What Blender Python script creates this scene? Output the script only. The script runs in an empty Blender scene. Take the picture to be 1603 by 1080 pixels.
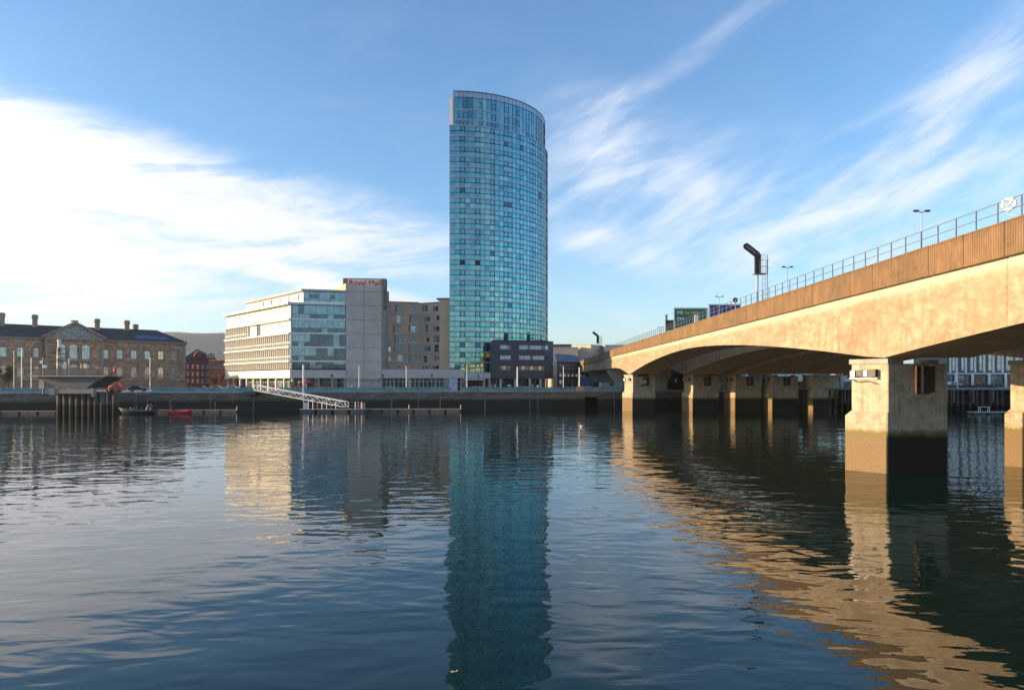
import bpy, bmesh, math, random
from mathutils import Vector, Matrix
random.seed(7)
S = bpy.context.scene
COL = S.collection
R = math.radians
# ------------------------------------------------------------------ camera
F = 1069.0                      # focal length in pixels of a 1603 px wide picture
EYE = 7.0
HZ = 598.0                      # row of the horizon
cd = bpy.data.cameras.new('camera'); cam = bpy.data.objects.new('camera', cd); COL.objects.link(cam)
cam.location = (0, 0, EYE); cam.rotation_euler = (R(90), 0, 0)
cd.sensor_width = 36; cd.lens = 36*F/1603; cd.shift_y = (HZ-540)/1603
cd.clip_start = 0.1; cd.clip_end = 20000
S.camera = cam
# ------------------------------------------------------------------ light
SUN_AZ = -95.5                  # degrees from +Y, negative = to the left
SUN_EL = 10.0
sv = Vector((math.sin(R(SUN_AZ))*math.cos(R(SUN_EL)), math.cos(R(SUN_AZ))*math.cos(R(SUN_EL)), math.sin(R(SUN_EL))))
ld = bpy.data.lights.new('sun', 'SUN'); ld.energy = 4.4; ld.angle = R(0.5); ld.color = (1, 0.71, 0.40)
sun = bpy.data.objects.new('sun', ld); COL.objects.link(sun)
sun.rotation_euler = sv.to_track_quat('Z', 'Y').to_euler(); sun.location = (-100, 20, 120)
S.view_settings.view_transform = 'Standard'; S.view_settings.look = 'None'
S.view_settings.gamma = 1; S.view_settings.use_curve_mapping = False
S.view_settings.exposure = 1.15
try:
    S.cycles.max_bounces = 7; S.cycles.diffuse_bounces = 4; S.cycles.glossy_bounces = 4
    S.cycles.use_denoising = True; S.cycles.sample_clamp_indirect = 6
except Exception: pass

class NX:                        # tiny expression builder for shader maths
    def __init__(s, nt, sock): s.nt, s.s = nt, sock
    def _m(s, op, *a):
        n = s.nt.nodes.new('ShaderNodeMath'); n.operation = op
        for i, v in enumerate((s,)+a):
            if isinstance(v, NX): s.nt.links.new(v.s, n.inputs[i])
            else: n.inputs[i].default_value = v
        return NX(s.nt, n.outputs[0])
    def __add__(s, o): return s._m('ADD', o)
    def __radd__(s, o): return s._m('ADD', o)
    def __sub__(s, o): return s._m('SUBTRACT', o)
    def __rsub__(s, o): return (s*-1)+o
    def __mul__(s, o): return s._m('MULTIPLY', o)
    def __rmul__(s, o): return s._m('MULTIPLY', o)
    def __truediv__(s, o): return s._m('DIVIDE', o)
    def sm(s, a, b, lo=0., hi=1.):
        n = s.nt.nodes.new('ShaderNodeMapRange'); n.interpolation_type = 'SMOOTHSTEP'
        s.nt.links.new(s.s, n.inputs[0])
        for i, v in enumerate((a, b, lo, hi)): n.inputs[i+1].default_value = v
        return NX(s.nt, n.outputs[0])
def vec(nt, *c):
    n = nt.nodes.new('ShaderNodeCombineXYZ')
    for i, v in enumerate(c):
        if isinstance(v, NX): nt.links.new(v.s, n.inputs[i])
        else: n.inputs[i].default_value = v
    return NX(nt, n.outputs[0])
def noise(nt, v, scale, detail=4, rough=.55, dist=0., out=0):
    n = nt.nodes.new('ShaderNodeTexNoise'); nt.links.new(v.s, n.inputs['Vector'])
    n.inputs['Scale'].default_value = scale; n.inputs['Detail'].default_value = detail
    n.inputs['Roughness'].default_value = rough; n.inputs['Distortion'].default_value = dist
    return NX(nt, n.outputs[out])
def mixc(nt, f, a, b, mode='MIX'):
    n = nt.nodes.new('ShaderNodeMix'); n.data_type = 'RGBA'; n.blend_type = mode
    for idx, v in ((0, f), (6, a), (7, b)):
        if isinstance(v, NX): nt.links.new(v.s, n.inputs[idx])
        else: n.inputs[idx].default_value = v if idx == 0 else (*v, 1)
    return NX(nt, n.outputs[2])

def build_world():
    w = bpy.data.worlds.new('World'); S.world = w; w.use_nodes = True
    nt = w.node_tree; nt.nodes.clear()
    out = nt.nodes.new('ShaderNodeOutputWorld'); bg = nt.nodes.new('ShaderNodeBackground')
    nt.links.new(bg.outputs[0], out.inputs[0]); bg.inputs[1].default_value = 0.13
    sky = nt.nodes.new('ShaderNodeTexSky'); sky.sky_type = 'NISHITA'; sky.sun_disc = False
    sky.sun_elevation = R(SUN_EL); sky.sun_rotation = R(SUN_AZ)
    sky.air_density = 1.0; sky.dust_density = 0.6; sky.ozone_density = 2.2; sky.altitude = 0
    tc = nt.nodes.new('ShaderNodeTexCoord'); sx = nt.nodes.new('ShaderNodeSeparateXYZ')
    nt.links.new(tc.outputs['Generated'], sx.inputs[0])
    x, y, z = (NX(nt, sx.outputs[i]) for i in range(3))
    az = x._m('ARCTAN2', y)*57.29578          # degrees, 0 = +Y, negative to the left
    el = z._m('ARCSINE')*57.29578
    zz = z._m('MAXIMUM', 0.0)+0.16
    px, py = x/zz, y/zz                        # cloud-layer coordinates
    n1 = noise(nt, vec(nt, px*0.8+py*0.25, py*1.5-px*0.3, 3.1), 1.1, 9, .62, .55)
    n2 = noise(nt, vec(nt, px*1.0-py*0.9, (py+px*0.8)*2.6, 7.7), 1.6, 8, .6, .4)
    n3 = noise(nt, vec(nt, x*3, y*3, z*9), 2.2, 7, .6, .8)
    streak = noise(nt, vec(nt, az*0.05+el*0.03, el*0.30-az*0.035, 1.0), 1.0, 9, .64, .9)
    streak2 = noise(nt, vec(nt, az*0.060+el*0.02, el*0.20-az*0.07, 4.0), 1.0, 7, .58, .5)
    def blob(a0, e0, ra, re, rot, k=1.0):
        c, s = math.cos(R(rot)), math.sin(R(rot))
        u = ((az-a0)*c+(el-e0)*s)/ra; v = ((el-e0)*c-(az-a0)*s)/re
        d = (u*u+v*v)._m('SQRT')
        return d.sm(0.15, 1.25, k, 0.0)
    m1 = blob(-44, 12.5, 27, 10, -10, 1.25)+blob(-19, 12.6, 22, 5.0, -9, .85)+blob(-34, 8.6, 15, 3.2, -6, .8)+blob(-14, 7.6, 17, 1.1, -12, .75)
    m1 = m1+blob(-66, 13, 26, 16, 0, .9)
    fine = noise(nt, vec(nt, az*0.22+el*.12, el*0.75-az*.16, 2.0), 1.0, 7, .66, .6)
    fine2 = noise(nt, vec(nt, az*.11+el*.055, el*.42-az*.20, 9.0), 1.0, 8, .60, .45)
    c1 = (m1*(streak.sm(.25, .70)*.9+fine.sm(.3, .7)*.26+.16)).sm(.08, 1.0)*.94
    m2 = blob(12, 14.5, 19, 8.5, -8, .75)+blob(29, 16.0, 18, 5, 22, .75)+blob(38, 22.5, 13, 3.8, 30, .6)+blob(17.5, 26.3, 13, 1.6, 27, .5)+blob(6.5, 11.8, 8, 2.0, -22, .45)+blob(34, 11, 17, 7, 5, .8)+blob(8, 20, 10, 5, -35, .4)
    m2 = m2+blob(8, 6, 5, 1.2, -18, .45)+blob(3.5, 4.2, 5, 1.1, -5, .35)
    c2 = (m2*(streak2.sm(.30, .75)*.75+fine2.sm(.35, .72)*.42+.10)).sm(.0, 1.15)*.80
    front = y.sm(-0.1, 0.35)
    gen = (n1.sm(.47, .78)*.55+n2.sm(.52, .8)*.35)*(1-front*.86)
    low = el.sm(0, 12, 1, 0)*(n3.sm(.35, .7)*.40+.42)
    dens = (c1._m('MAXIMUM', c2)._m('MAXIMUM', gen)+low*.55)._m('MINIMUM', 1.0)*el.sm(-1, 1.0, .6, 1)
    ds = x*sv.x+y*sv.y+z*sv.z
    glow = ds.sm(.35, 1.0)
    cloud = mixc(nt, glow, (3.6, 3.7, 4.05), (6.2, 6.0, 5.7))
    hzc = mixc(nt, glow, (3.1, 3.45, 3.6), (6.2, 5.5, 4.4))
    cloud = mixc(nt, el.sm(1, 9, 1, 0), cloud, hzc)
    skyc = mixc(nt, 1.0, NX(nt, sky.outputs[0]), (0.74, 0.95, 1.12), 'MULTIPLY')
    fin = mixc(nt, dens, skyc, cloud)
    nt.links.new(fin.s, bg.inputs[0])
build_world()

# ------------------------------------------------------------------ materials
MATS = {}
def mat(name, col, rough=.8, metal=0., var=.15, scale=1.5, bump=0., bscale=8., streak=0., spec=.5, stretch=(1, 1, 1), tint=None, extra=None):
    if name in MATS: return MATS[name]
    m = bpy.data.materials.new(name); MATS[name] = m; m.use_nodes = True
    nt = m.node_tree; b = nt.nodes['Principled BSDF']
    b.inputs['Roughness'].default_value = rough; b.inputs['Metallic'].default_value = metal
    b.inputs['Specular IOR Level'].default_value = spec
    g = nt.nodes.new('ShaderNodeNewGeometry'); sp = nt.nodes.new('ShaderNodeSeparateXYZ')
    nt.links.new(g.outputs['Position'], sp.inputs[0])
    x, y, z = (NX(nt, sp.outputs[i]) for i in range(3))
    v = vec(nt, x*stretch[0], y*stretch[1], z*stretch[2])
    n = noise(nt, v, scale, 5, .6)
    dark = tuple(c*(1-var) for c in col); light = tuple(min(1, c*(1+var)) for c in col)
    if tint: light = tint
    c = mixc(nt, n.sm(.3, .7), dark, light)
    if streak:
        n2 = noise(nt, vec(nt, x*2.2, y*2.2, z*.18), 1.3, 5, .65)
        c = mixc(nt, n2.sm(.45, .75)*streak, c, tuple(q*.45 for q in col))
    if extra: c = extra(nt, c, x, y, z)
    nt.links.new(c.s, b.inputs['Base Color'])
    if bump:
        bn = nt.nodes.new('ShaderNodeBump'); bn.inputs['Distance'].default_value = bump
        nt.links.new(noise(nt, v, bscale, 5, .6).s, bn.inputs['Height']); nt.links.new(bn.outputs[0], b.inputs['Normal'])
    return m

def tide(level, top_col, dark_col0, soft=.8, side=None):
    def f(nt, c, x, y, z):
        if side:
            fz = (z/1.25)._m('FRACT'); gr = noise(nt, vec(nt, x*2, y*2, z*2), 1., 5, .7)
            c = mixc(nt, fz.sm(0, .03, 1, 0)*gr.sm(.4, .55)*.7, c, (.16, .12, .08)); c = mixc(nt, noise(nt, vec(nt, x*3.5, y*3.5, z*.22), 1., 6, .7).sm(.52, .68)*.55, c, (.19, .135, .08)); c = mixc(nt, noise(nt, vec(nt, x*1.1, y*1.1, z*1.3), 1., 8, .75).sm(.5, .6)*.3, c, (.22, .15, .085))
        dark_col = dark_col0
        n = noise(nt, vec(nt, x*1.6, y*1.6, z*.6), 1.0, 8, .75)
        h = z+(n-.5)*soft
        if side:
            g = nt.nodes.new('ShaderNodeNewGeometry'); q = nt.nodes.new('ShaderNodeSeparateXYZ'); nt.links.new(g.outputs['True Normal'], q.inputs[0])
            dark_col = mixc(nt, NX(nt, q.outputs[0]).sm(-.75, -.3, 1, 0), dark_col, side)  # tide zone painted paler on left-facing sides, imitating the sunlight they catch
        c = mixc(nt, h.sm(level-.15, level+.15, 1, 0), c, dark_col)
        c = mixc(nt, (h.sm(level-.45, level-.05)*h.sm(level-.05, level+.4, 1, 0))*.85, c, top_col)
        m = noise(nt, vec(nt, x*3, y*3, z*3), 2., 5, .7)
        return mixc(nt, (m.sm(.5, .75)*h.sm(level-.4, level, 1, 0))*.5, c, tuple(q*2.1 for q in dark_col0))
    return f
def girder_wear(nt, c, x, y, z):
    blot = noise(nt, vec(nt, x*.1, y*.34, z*.5), 1.0, 8, .70, .4)
    fine = noise(nt, vec(nt, x, y*.9, z*1.4), 1.5, 9, .74)
    st = noise(nt, vec(nt, x*.2, y*1.9, z*.09), 1.0, 7, .72)
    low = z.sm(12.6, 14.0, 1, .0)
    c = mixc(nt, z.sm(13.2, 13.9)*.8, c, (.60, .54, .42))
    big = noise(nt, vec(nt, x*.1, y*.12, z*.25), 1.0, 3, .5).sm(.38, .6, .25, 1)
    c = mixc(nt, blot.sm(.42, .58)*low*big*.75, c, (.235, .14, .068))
    c = mixc(nt, fine.sm(.50, .57)*low*.55, c, (.25, .16, .085))
    c = mixc(nt, fine.sm(.50, .38)*.6*low, c, (.56, .47, .33))
    c = mixc(nt, st.sm(.52, .66)*z.sm(9.4, 13.9, 1, .2)*.7, c, (.20, .145, .09))
    pn = (y/3.55)._m('FLOOR'); pv = noise(nt, vec(nt, pn*7.3, 0., 0.), 1.0, 1, .5)
    c = mixc(nt, pv.sm(.35, .65)*.5*low, c, (.34, .24, .14))
    j = (y/3.55)._m('FRACT')
    line = j.sm(0, .018, 1, 0)+j.sm(.982, 1, 0, 1)
    c = mixc(nt, line*fine.sm(.35, .6)*.75, c, (.17, .11, .06))
    j2 = ((z-9)/1.22)._m('FRACT'); line2 = j2.sm(0, .025, 1, 0)
    return mixc(nt, line2*fine.sm(.42, .58)*.6*low, c, (.24, .16, .085))
CONC = mat('concrete', (.40, .37, .32), .85, var=.16, scale=.7, bump=.02, bscale=6, streak=.35)
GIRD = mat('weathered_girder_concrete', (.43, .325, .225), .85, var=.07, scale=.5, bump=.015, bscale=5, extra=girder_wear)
SOFF = mat('soffit_concrete', (.54, .38, .235), .9, var=.2, scale=.5, stretch=(.25, 2.2, 1), bump=.02, bscale=3)
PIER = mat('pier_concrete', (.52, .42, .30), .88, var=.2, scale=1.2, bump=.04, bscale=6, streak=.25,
           extra=tide(3.1, (.20, .17, .045), (.030, .025, .014), side=(.24, .165, .085)))  # side: paler tide colour with sunlight put into it
def panel_wear(nt, c, x, y, z):
    n = noise(nt, vec(nt, x*.4, y*3.2, z*.35), 1.0, 6, .7)
    n2 = noise(nt, vec(nt, x*.4, y*.28, z*.2), 1.0, 3, .5)
    pv = noise(nt, vec(nt, ((y+18)/3.55)._m('FLOOR')*3.3, 0., 0.), 1.0, 1, .5)
    c = mixc(nt, n.sm(.42, .66)*.4, c, (.12, .075, .04)); c = mixc(nt, pv.sm(.35, .65)*.45, c, (.16, .105, .06))
    g = noise(nt, vec(nt, x, y*.8, z*1.2), 1.3, 7, .7); c = mixc(nt, g.sm(.5, .62)*.35, c, (.10, .075, .05))
    c = mixc(nt, n2.sm(.4, .7)*.4, c, (.36, .20, .085))
    return mixc(nt, z.sm(15.7, 16.15)*.45, c, (.14, .09, .05))
RIBC = mat('ribbed_brown_concrete', (.235, .145, .075), .85, var=.2, scale=1.6, stretch=(1, 1, .3), bump=.01, extra=panel_wear)
QUAYM = mat('quay_stone', (.20, .17, .135), .9, var=.35, scale=.6, stretch=(.5, .5, 2.2), bump=.06, bscale=3, streak=.3,
            extra=lambda nt, c, x, y, z: tide(2.6, (.115, .105, .045), (.034, .029, .022), 1.8)(nt, mixc(nt, (z/.46)._m('FRACT').sm(0, .14, 1, 0)*.55, mixc(nt, noise(nt, vec(nt, x*.9, y*.9, (z/.46)._m('FLOOR')*5.1), 1., 1, .5).sm(.4, .6)*.4, c, (.10, .08, .06)), (.04, .035, .03)), x, y, z))
COPE = mat('coping_stone', (.27, .26, .24), .85, var=.2, scale=1.2)
PAVE = mat('promenade_paving', (.22, .20, .18), .85, var=.2, scale=.8)
ASPH = mat('asphalt', (.06, .06, .06), .9, var=.2)
LAND = mat('town_ground', (.12, .115, .10), .95, var=.3, scale=.05)
HILL = mat('heath_hillside', (.085, .088, .06), 1., var=.35, scale=.004)
STEEL = mat('galvanised_steel', (.27, .28, .29), .45, .6, var=.1)
WSTEEL = mat('white_painted_steel', (.72, .73, .73), .4, 0, var=.05)
DARK = mat('dark_painted_metal', (.03, .032, .036), .45, .2, var=.2)
BLACK = mat('black_paint', (.012, .013, .016), .5, var=.2)
WHITE = mat('white_cladding', (.74, .71, .65), .5, var=.05, scale=.4, streak=.1)
CREAM = mat('cream_cladding', (.72, .69, .64), .6, var=.05, scale=.4, streak=.1)
def glass(name, col, metal=.85, rough=.04, var=.12, scale=.4):
    return mat(name, col, rough, metal, var=var, scale=scale, spec=1.0)
TEAL = [glass('teal_glass_%d' % i, c, .93, .03, .05) for i, c in enumerate(
    [(.16, .36, .385), (.19, .40, .41), (.13, .32, .355), (.23, .43, .42), (.10, .26, .31), (.28, .47, .45)])]
TDARK = glass('open_casement_glass', (.05, .13, .19), .8, .06)
TYEL = mat('yellow_blind_glass', (.85, .52, .03), .4, var=.05)
TBAND = mat('mauve_spandrel_metal', (.42, .40, .43), .45, .3, var=.06)
MULL = mat('dark_mullion', (.035, .05, .065), .45, .3, var=.1)
BGLASS = glass('blue_grey_office_glass', (.20, .30, .35), .75, .05, .2, .5)
BGLASS2 = glass('dark_office_glass', (.085, .12, .15), .7, .06, .2, .5)
PGLASS = glass('pale_window_glass', (.42, .46, .47), .6, .08, .25, .8)
SHOPG = glass('shopfront_glass', (.13, .18, .18), .6, .06, .6, .5)
RAILG = mat('teal_railing_glass', (.12, .30, .31), .25, 0., var=.25, scale=.4, spec=.6)

# ------------------------------------------------------------------ mesh helpers
def WX(px, Y): return (px-801.5)/F*Y
def WZ(py, Y): return EYE-(py-HZ)/F*Y
def P(px, py, Y): return Vector((WX(px, Y), Y, WZ(py, Y)))
class MB:
    def __init__(s): s.v, s.f, s.mi, s.mats, s.cur = [], [], [], [], 0
    def m(s, mt):
        if mt not in s.mats: s.mats.append(mt)
        s.cur = s.mats.index(mt); return s
    def poly(s, pts):
        n = len(s.v); s.v += [tuple(p) for p in pts]; s.f.append(tuple(range(n, n+len(pts)))); s.mi.append(s.cur); return s
    def box(s, x0, x1, y0, y1, z0, z1, M=None):
        if x0 > x1: x0, x1 = x1, x0
        if y0 > y1: y0, y1 = y1, y0
        c = [(x0, y0, z0), (x1, y0, z0), (x1, y1, z0), (x0, y1, z0), (x0, y0, z1), (x1, y0, z1), (x1, y1, z1), (x0, y1, z1)]
        if M: c = [tuple(M(*p)) for p in c]
        n = len(s.v); s.v += c
        for q in ((0, 3, 2, 1), (4, 5, 6, 7), (0, 1, 5, 4), (1, 2, 6, 5), (2, 3, 7, 6), (3, 0, 4, 7)):
            s.f.append(tuple(n+i for i in q)); s.mi.append(s.cur)
        return s
    def prism(s, pl, z0, z1, M=None):
        """pl = plan polygon (x, y); z0/z1 number or list per vertex"""
        k = len(pl); a = z0 if isinstance(z0, (list, tuple)) else [z0]*k; b = z1 if isinstance(z1, (list, tuple)) else [z1]*k
        c = [(p[0], p[1], a[i]) for i, p in enumerate(pl)]+[(p[0], p[1], b[i]) for i, p in enumerate(pl)]
        if M: c = [tuple(M(*p)) for p in c]
        n = len(s.v); s.v += c
        s.f.append(tuple(n+i for i in reversed(range(k)))); s.mi.append(s.cur)
        s.f.append(tuple(n+k+i for i in range(k))); s.mi.append(s.cur)
        for i in range(k):
            j = (i+1) % k; s.f.append((n+i, n+j, n+k+j, n+k+i)); s.mi.append(s.cur)
        return s
    def slab(s, outline, d0, d1, M):
        """outline in (u, z), extruded from depth d0 to d1 through frame M(u, d, z)"""
        k = len(outline); c = [tuple(M(u, d0, z)) for u, z in outline]+[tuple(M(u, d1, z)) for u, z in outline]
        n = len(s.v); s.v += c
        s.f.append(tuple(n+i for i in range(k))); s.mi.append(s.cur)
        s.f.append(tuple(n+k+i for i in reversed(range(k)))); s.mi.append(s.cur)
        for i in range(k):
            j = (i+1) % k; s.f.append((n+i, n+k+i, n+k+j, n+j)); s.mi.append(s.cur)
        return s
    def tube(s, pts, r, n=6, r2=None, cap=True):
        pts = [Vector(p) for p in pts]; rings = []
        for i, p in enumerate(pts):
            d = (pts[min(i+1, len(pts)-1)]-pts[max(i-1, 0)]).normalized()
            a = d.cross(Vector((0, 0, 1)) if abs(d.z) < .95 else Vector((1, 0, 0))).normalized(); b = d.cross(a)
            rr = r if r2 is None else r+(r2-r)*i/(len(pts)-1)
            if isinstance(r, (list, tuple)): rr = r[i]
            k = len(s.v); rings.append(k)
            for j in range(n):
                t = 2*math.pi*j/n; s.v.append(tuple(p+(a*math.cos(t)+b*math.sin(t))*rr))
        for q in range(len(rings)-1):
            for j in range(n):
                s.f.append((rings[q]+j, rings[q]+(j+1) % n, rings[q+1]+(j+1) % n, rings[q+1]+j)); s.mi.append(s.cur)
        if cap:
            s.f.append(tuple(rings[0]+j for j in reversed(range(n)))); s.mi.append(s.cur)
            s.f.append(tuple(rings[-1]+j for j in range(n))); s.mi.append(s.cur)
        return s
    def lathe(s, x, y, prof, n=12):
        rings = []
        for r, z in prof:
            rings.append(len(s.v))
            for j in range(n):
                t = 2*math.pi*j/n; s.v.append((x+r*math.cos(t), y+r*math.sin(t), z))
        for q in range(len(rings)-1):
            for j in range(n):
                s.f.append((rings[q]+j, rings[q]+(j+1) % n, rings[q+1]+(j+1) % n, rings[q+1]+j)); s.mi.append(s.cur)
        s.f.append(tuple(rings[0]+j for j in reversed(range(n)))); s.mi.append(s.cur)
        s.f.append(tuple(rings[-1]+j for j in range(n))); s.mi.append(s.cur)
        return s
    def build(s, name, mt=None, parent=None, origin=None, smooth=False, bevel=0):
        me = bpy.data.meshes.new(name)
        o0 = Vector(origin) if origin is not None else Vector((0, 0, 0))
        if parent is not None and origin is None: o0 = world_loc(parent)
        me.from_pydata([(v[0]-o0.x, v[1]-o0.y, v[2]-o0.z) for v in s.v], [], s.f)
        if s.mats:
            for q in s.mats: me.materials.append(q)
            me.polygons.foreach_set('material_index', s.mi)
        elif mt: me.materials.append(mt)
        if smooth: me.polygons.foreach_set('use_smooth', [True]*len(me.polygons))
        me.update()
        bm = bmesh.new(); bm.from_mesh(me); bmesh.ops.recalc_face_normals(bm, faces=bm.faces); bm.to_mesh(me); bm.free()
        o = bpy.data.objects.new(name, me); COL.objects.link(o)
        if parent is not None:
            o.parent = parent; o.location = o0-world_loc(parent)
        else: o.location = o0
        if bevel:
            b = o.modifiers.new('bevel', 'BEVEL'); b.width = bevel; b.segments = 1; b.limit_method = 'ANGLE'
        return o
def world_loc(o):
    v = Vector(o.location)
    while o.parent: o = o.parent; v += Vector(o.location)
    return v
def tag(o, label=None, cat=None, group=None, kind=None):
    if label: o['label'] = label
    if cat: o['category'] = cat
    if group: o['group'] = group
    if kind: o['kind'] = kind
    return o
def thing(name, label, cat, loc, group=None):
    o = bpy.data.objects.new(name, None); COL.objects.link(o); o.location = loc; o.empty_display_size = .3
    return tag(o, label, cat, group)
def inst(o, parent, loc, rz=0., mats=None, name=None):
    """copy of a part sharing its mesh; loc in world coordinates"""
    c = o.copy(); COL.objects.link(c); c.parent = parent
    c.location = Vector(loc)-(world_loc(parent) if parent else Vector((0, 0, 0))); c.rotation_euler = (0, 0, rz)
    if mats is not None:
        c.material_slots[0].link = 'OBJECT'; c.material_slots[0].material = mats
    return c
def copy_thing(root, loc, rz=None, label=None):
    def rec(o, par):
        c = o.copy(); COL.objects.link(c)
        c.parent = par
        for ch in o.children: rec(ch, c)
        return c
    r = rec(root, None); r.location = loc
    if rz is not None: r.rotation_euler = (0, 0, rz)
    if label: r['label'] = label
    return r
class Frame:
    """facade frame: u runs from p0 to p1, d = distance outward (towards the river side given by 'out')"""
    def __init__(s, p0, p1, out=(0, -1)):
        s.p = Vector((p0[0], p0[1])); d = Vector((p1[0], p1[1]))-s.p; s.L = d.length; s.u = d/s.L
        n = Vector((s.u.y, -s.u.x)); s.n = n if n.dot(Vector(out)) > 0 else -n
    def __call__(s, u, d, z):
        q = s.p+s.u*u+s.n*d; return Vector((q.x, q.y, z))
    @property
    def ang(s): return math.atan2(s.u.y, s.u.x)
def wall_open(mb, fr, u0, u1, z0, z1, ops, d0=-.5, d1=0.):
    """wall with real openings: ops = (u0, u1, z0, z1)"""
    us = sorted({u0, u1, *[min(max(o[k], u0), u1) for o in ops for k in (0, 1)]})
    zs = sorted({z0, z1, *[min(max(o[k], z0), z1) for o in ops for k in (2, 3)]})
    for b in range(len(zs)-1):
        zc = (zs[b]+zs[b+1])/2; run = None
        for a in range(len(us)-1):
            uc = (us[a]+us[a+1])/2
            hole = any(o[0] < uc < o[1] and o[2] < zc < o[3] for o in ops)
            if hole:
                if run is not None: mb.box(run, us[a], d0, d1, zs[b], zs[b+1], fr); run = None
            elif run is None: run = us[a]
        if run is not None: mb.box(run, us[-1], d0, d1, zs[b], zs[b+1], fr)
def make_window(parent, fr, u0, u1, z0, z1, fm, gm, d=-.18, t=.07, mull=(), trans=(), label=None):
    """window part: frame mesh; pane sub-part"""
    a = MB(); c0 = d-.03; c1 = d+.05
    a.box(u0, u1, c0, c1, z0, z0+t, fr); a.box(u0, u1, c0, c1, z1-t, z1, fr)
    a.box(u0, u0+t, c0, c1, z0+t, z1-t, fr); a.box(u1-t, u1, c0, c1, z0+t, z1-t, fr)
    for m in mull: a.box(u0+(u1-u0)*m-t/2, u0+(u1-u0)*m+t/2, c0+.003, c1-.003, z0+t, z1-t, fr)
    for m in trans: a.box(u0+t, u1-t, c0+.006, c1-.006, z0+(z1-z0)*m-t/2, z0+(z1-z0)*m+t/2, fr)
    w = a.build('window', fm, parent, origin=fr((u0+u1)/2, 0, z0))
    MB().box(u0+.01, u1-.01, d-.05, d, z0+.01, z1-.01, fr).build('pane', gm, w)
    if label: w['label'] = label
    return w
# text built as geometry
def text_mesh(s, size, depth):
    cu = bpy.data.curves.new('t', 'FONT'); cu.body = s; cu.size = size; cu.extrude = depth; cu.offset = 0.0
    ob = bpy.data.objects.new('t', cu); COL.objects.link(ob)
    dg = bpy.context.evaluated_depsgraph_get(); me = bpy.data.meshes.new_from_object(ob.evaluated_get(dg))
    bpy.data.objects.remove(ob); return me

# ================================================================== SETTING
G = 4.6                                      # level of the far bank
def quay_y(x): return 180.2+.226*x if x < 58 else 193.3
# water: one sheet
def water_mat():
    m = bpy.data.materials.new('river_water'); m.use_nodes = True; nt = m.node_tree; b = nt.nodes['Principled BSDF']
    b.inputs['Base Color'].default_value = (.004, .020, .016, 1); b.inputs['Roughness'].default_value = .0
    b.inputs['IOR'].default_value = 1.40
    g = nt.nodes.new('ShaderNodeNewGeometry'); sp = nt.nodes.new('ShaderNodeSeparateXYZ'); nt.links.new(g.outputs['Position'], sp.inputs[0])
    x, y = NX(nt, sp.outputs[0]), NX(nt, sp.outputs[1])
    patch = noise(nt, vec(nt, x*.018, y*.035, 0.), 1.0, 3, .5).sm(.36, .64, .35, 1.45)
    swell = noise(nt, vec(nt, x*.16+y*.07, y*.26-x*.05, 0.), 1.0, 2, .5, .3)
    mid = noise(nt, vec(nt, x*.55-y*.22, y*1.0+x*.15, 2.), 1.0, 1.6, .5, .4)
    small = noise(nt, vec(nt, x*2.0+y*.3, y*3.2, 5.), 1.0, 3, .6, .3)
    mid2 = noise(nt, vec(nt, x*.30+y*.5, y*.62-x*.22, 8.), 1.0, 1.5, .5, .6)
    h = swell*.40+mid*.17*patch+mid2*.20+small*.013*patch
    bn = nt.nodes.new('ShaderNodeBump'); bn.inputs['Distance'].default_value = 1.0; bn.inputs['Strength'].default_value = .165
    nt.links.new(h.s, bn.inputs['Height']); nt.links.new(bn.outputs[0], b.inputs['Normal'])
    return m
WATER = water_mat()
tag(MB().poly([(-700, -.2, 0), (900, -.2, 0), (900, 215, 0), (-700, 215, 0)]).build('water', WATER), kind='structure')
# land: far bank, near bank, terrain to the horizon
lb = MB(); Q0, Q1 = -420, 58
lb.prism([(Q0, quay_y(Q0)+.73), (Q1, quay_y(Q1)+.73), (Q1, 194.03), (900, 194.03), (900, 420), (-900, 420), (-900, 86)], -2, G)
tag(lb.build('promenade', PAVE), kind='structure')
tag(MB().poly([(-6000, 419, G-.02), (7000, 419, G-.02), (7000, 9000, G-.02), (-6000, 9000, G-.02)]).build('ground', LAND), kind='structure')
tag(MB().prism([(-800, -900), (900, -900), (900, .6), (-800, .6)], -2, 5.4).build('near_bank', PAVE), kind='structure')
tag(MB().poly([(-7000, -9000, 5.38), (7000, -9000, 5.38), (7000, -899, 5.38), (-7000, -899, 5.38)]).build('terrain', LAND), kind='structure')
# hills
def hills():
    v = []; f = []; nx, ny = 70, 14
    for j in range(ny):
        for i in range(nx):
            x = -3600+i*75; Y = 3300+j*110
            r = math.exp(-abs((x+1810)/400)**2.6)*1.0+.22*math.exp(-((x+2500)/700)**2)+.10*math.exp(-((x-200)/900)**2)
            h = 282*r*math.sin(math.pi*min(1, j/(ny-1)*1.0))**.8 + 14*math.sin(x*.011+j)*(j > 1)*r
            v.append((x, Y, max(G-.5, G+h-6)))
    for j in range(ny-1):
        for i in range(nx-1): a = j*nx+i; f.append((a, a+1, a+nx+1, a+nx))
    me = bpy.data.meshes.new('hills'); me.from_pydata(v, [], f); me.materials.append(HILL); me.polygons.foreach_set('use_smooth', [True]*len(f))
    o = bpy.data.objects.new('hills', me); COL.objects.link(o); tag(o, kind='structure')
hills()

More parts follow.
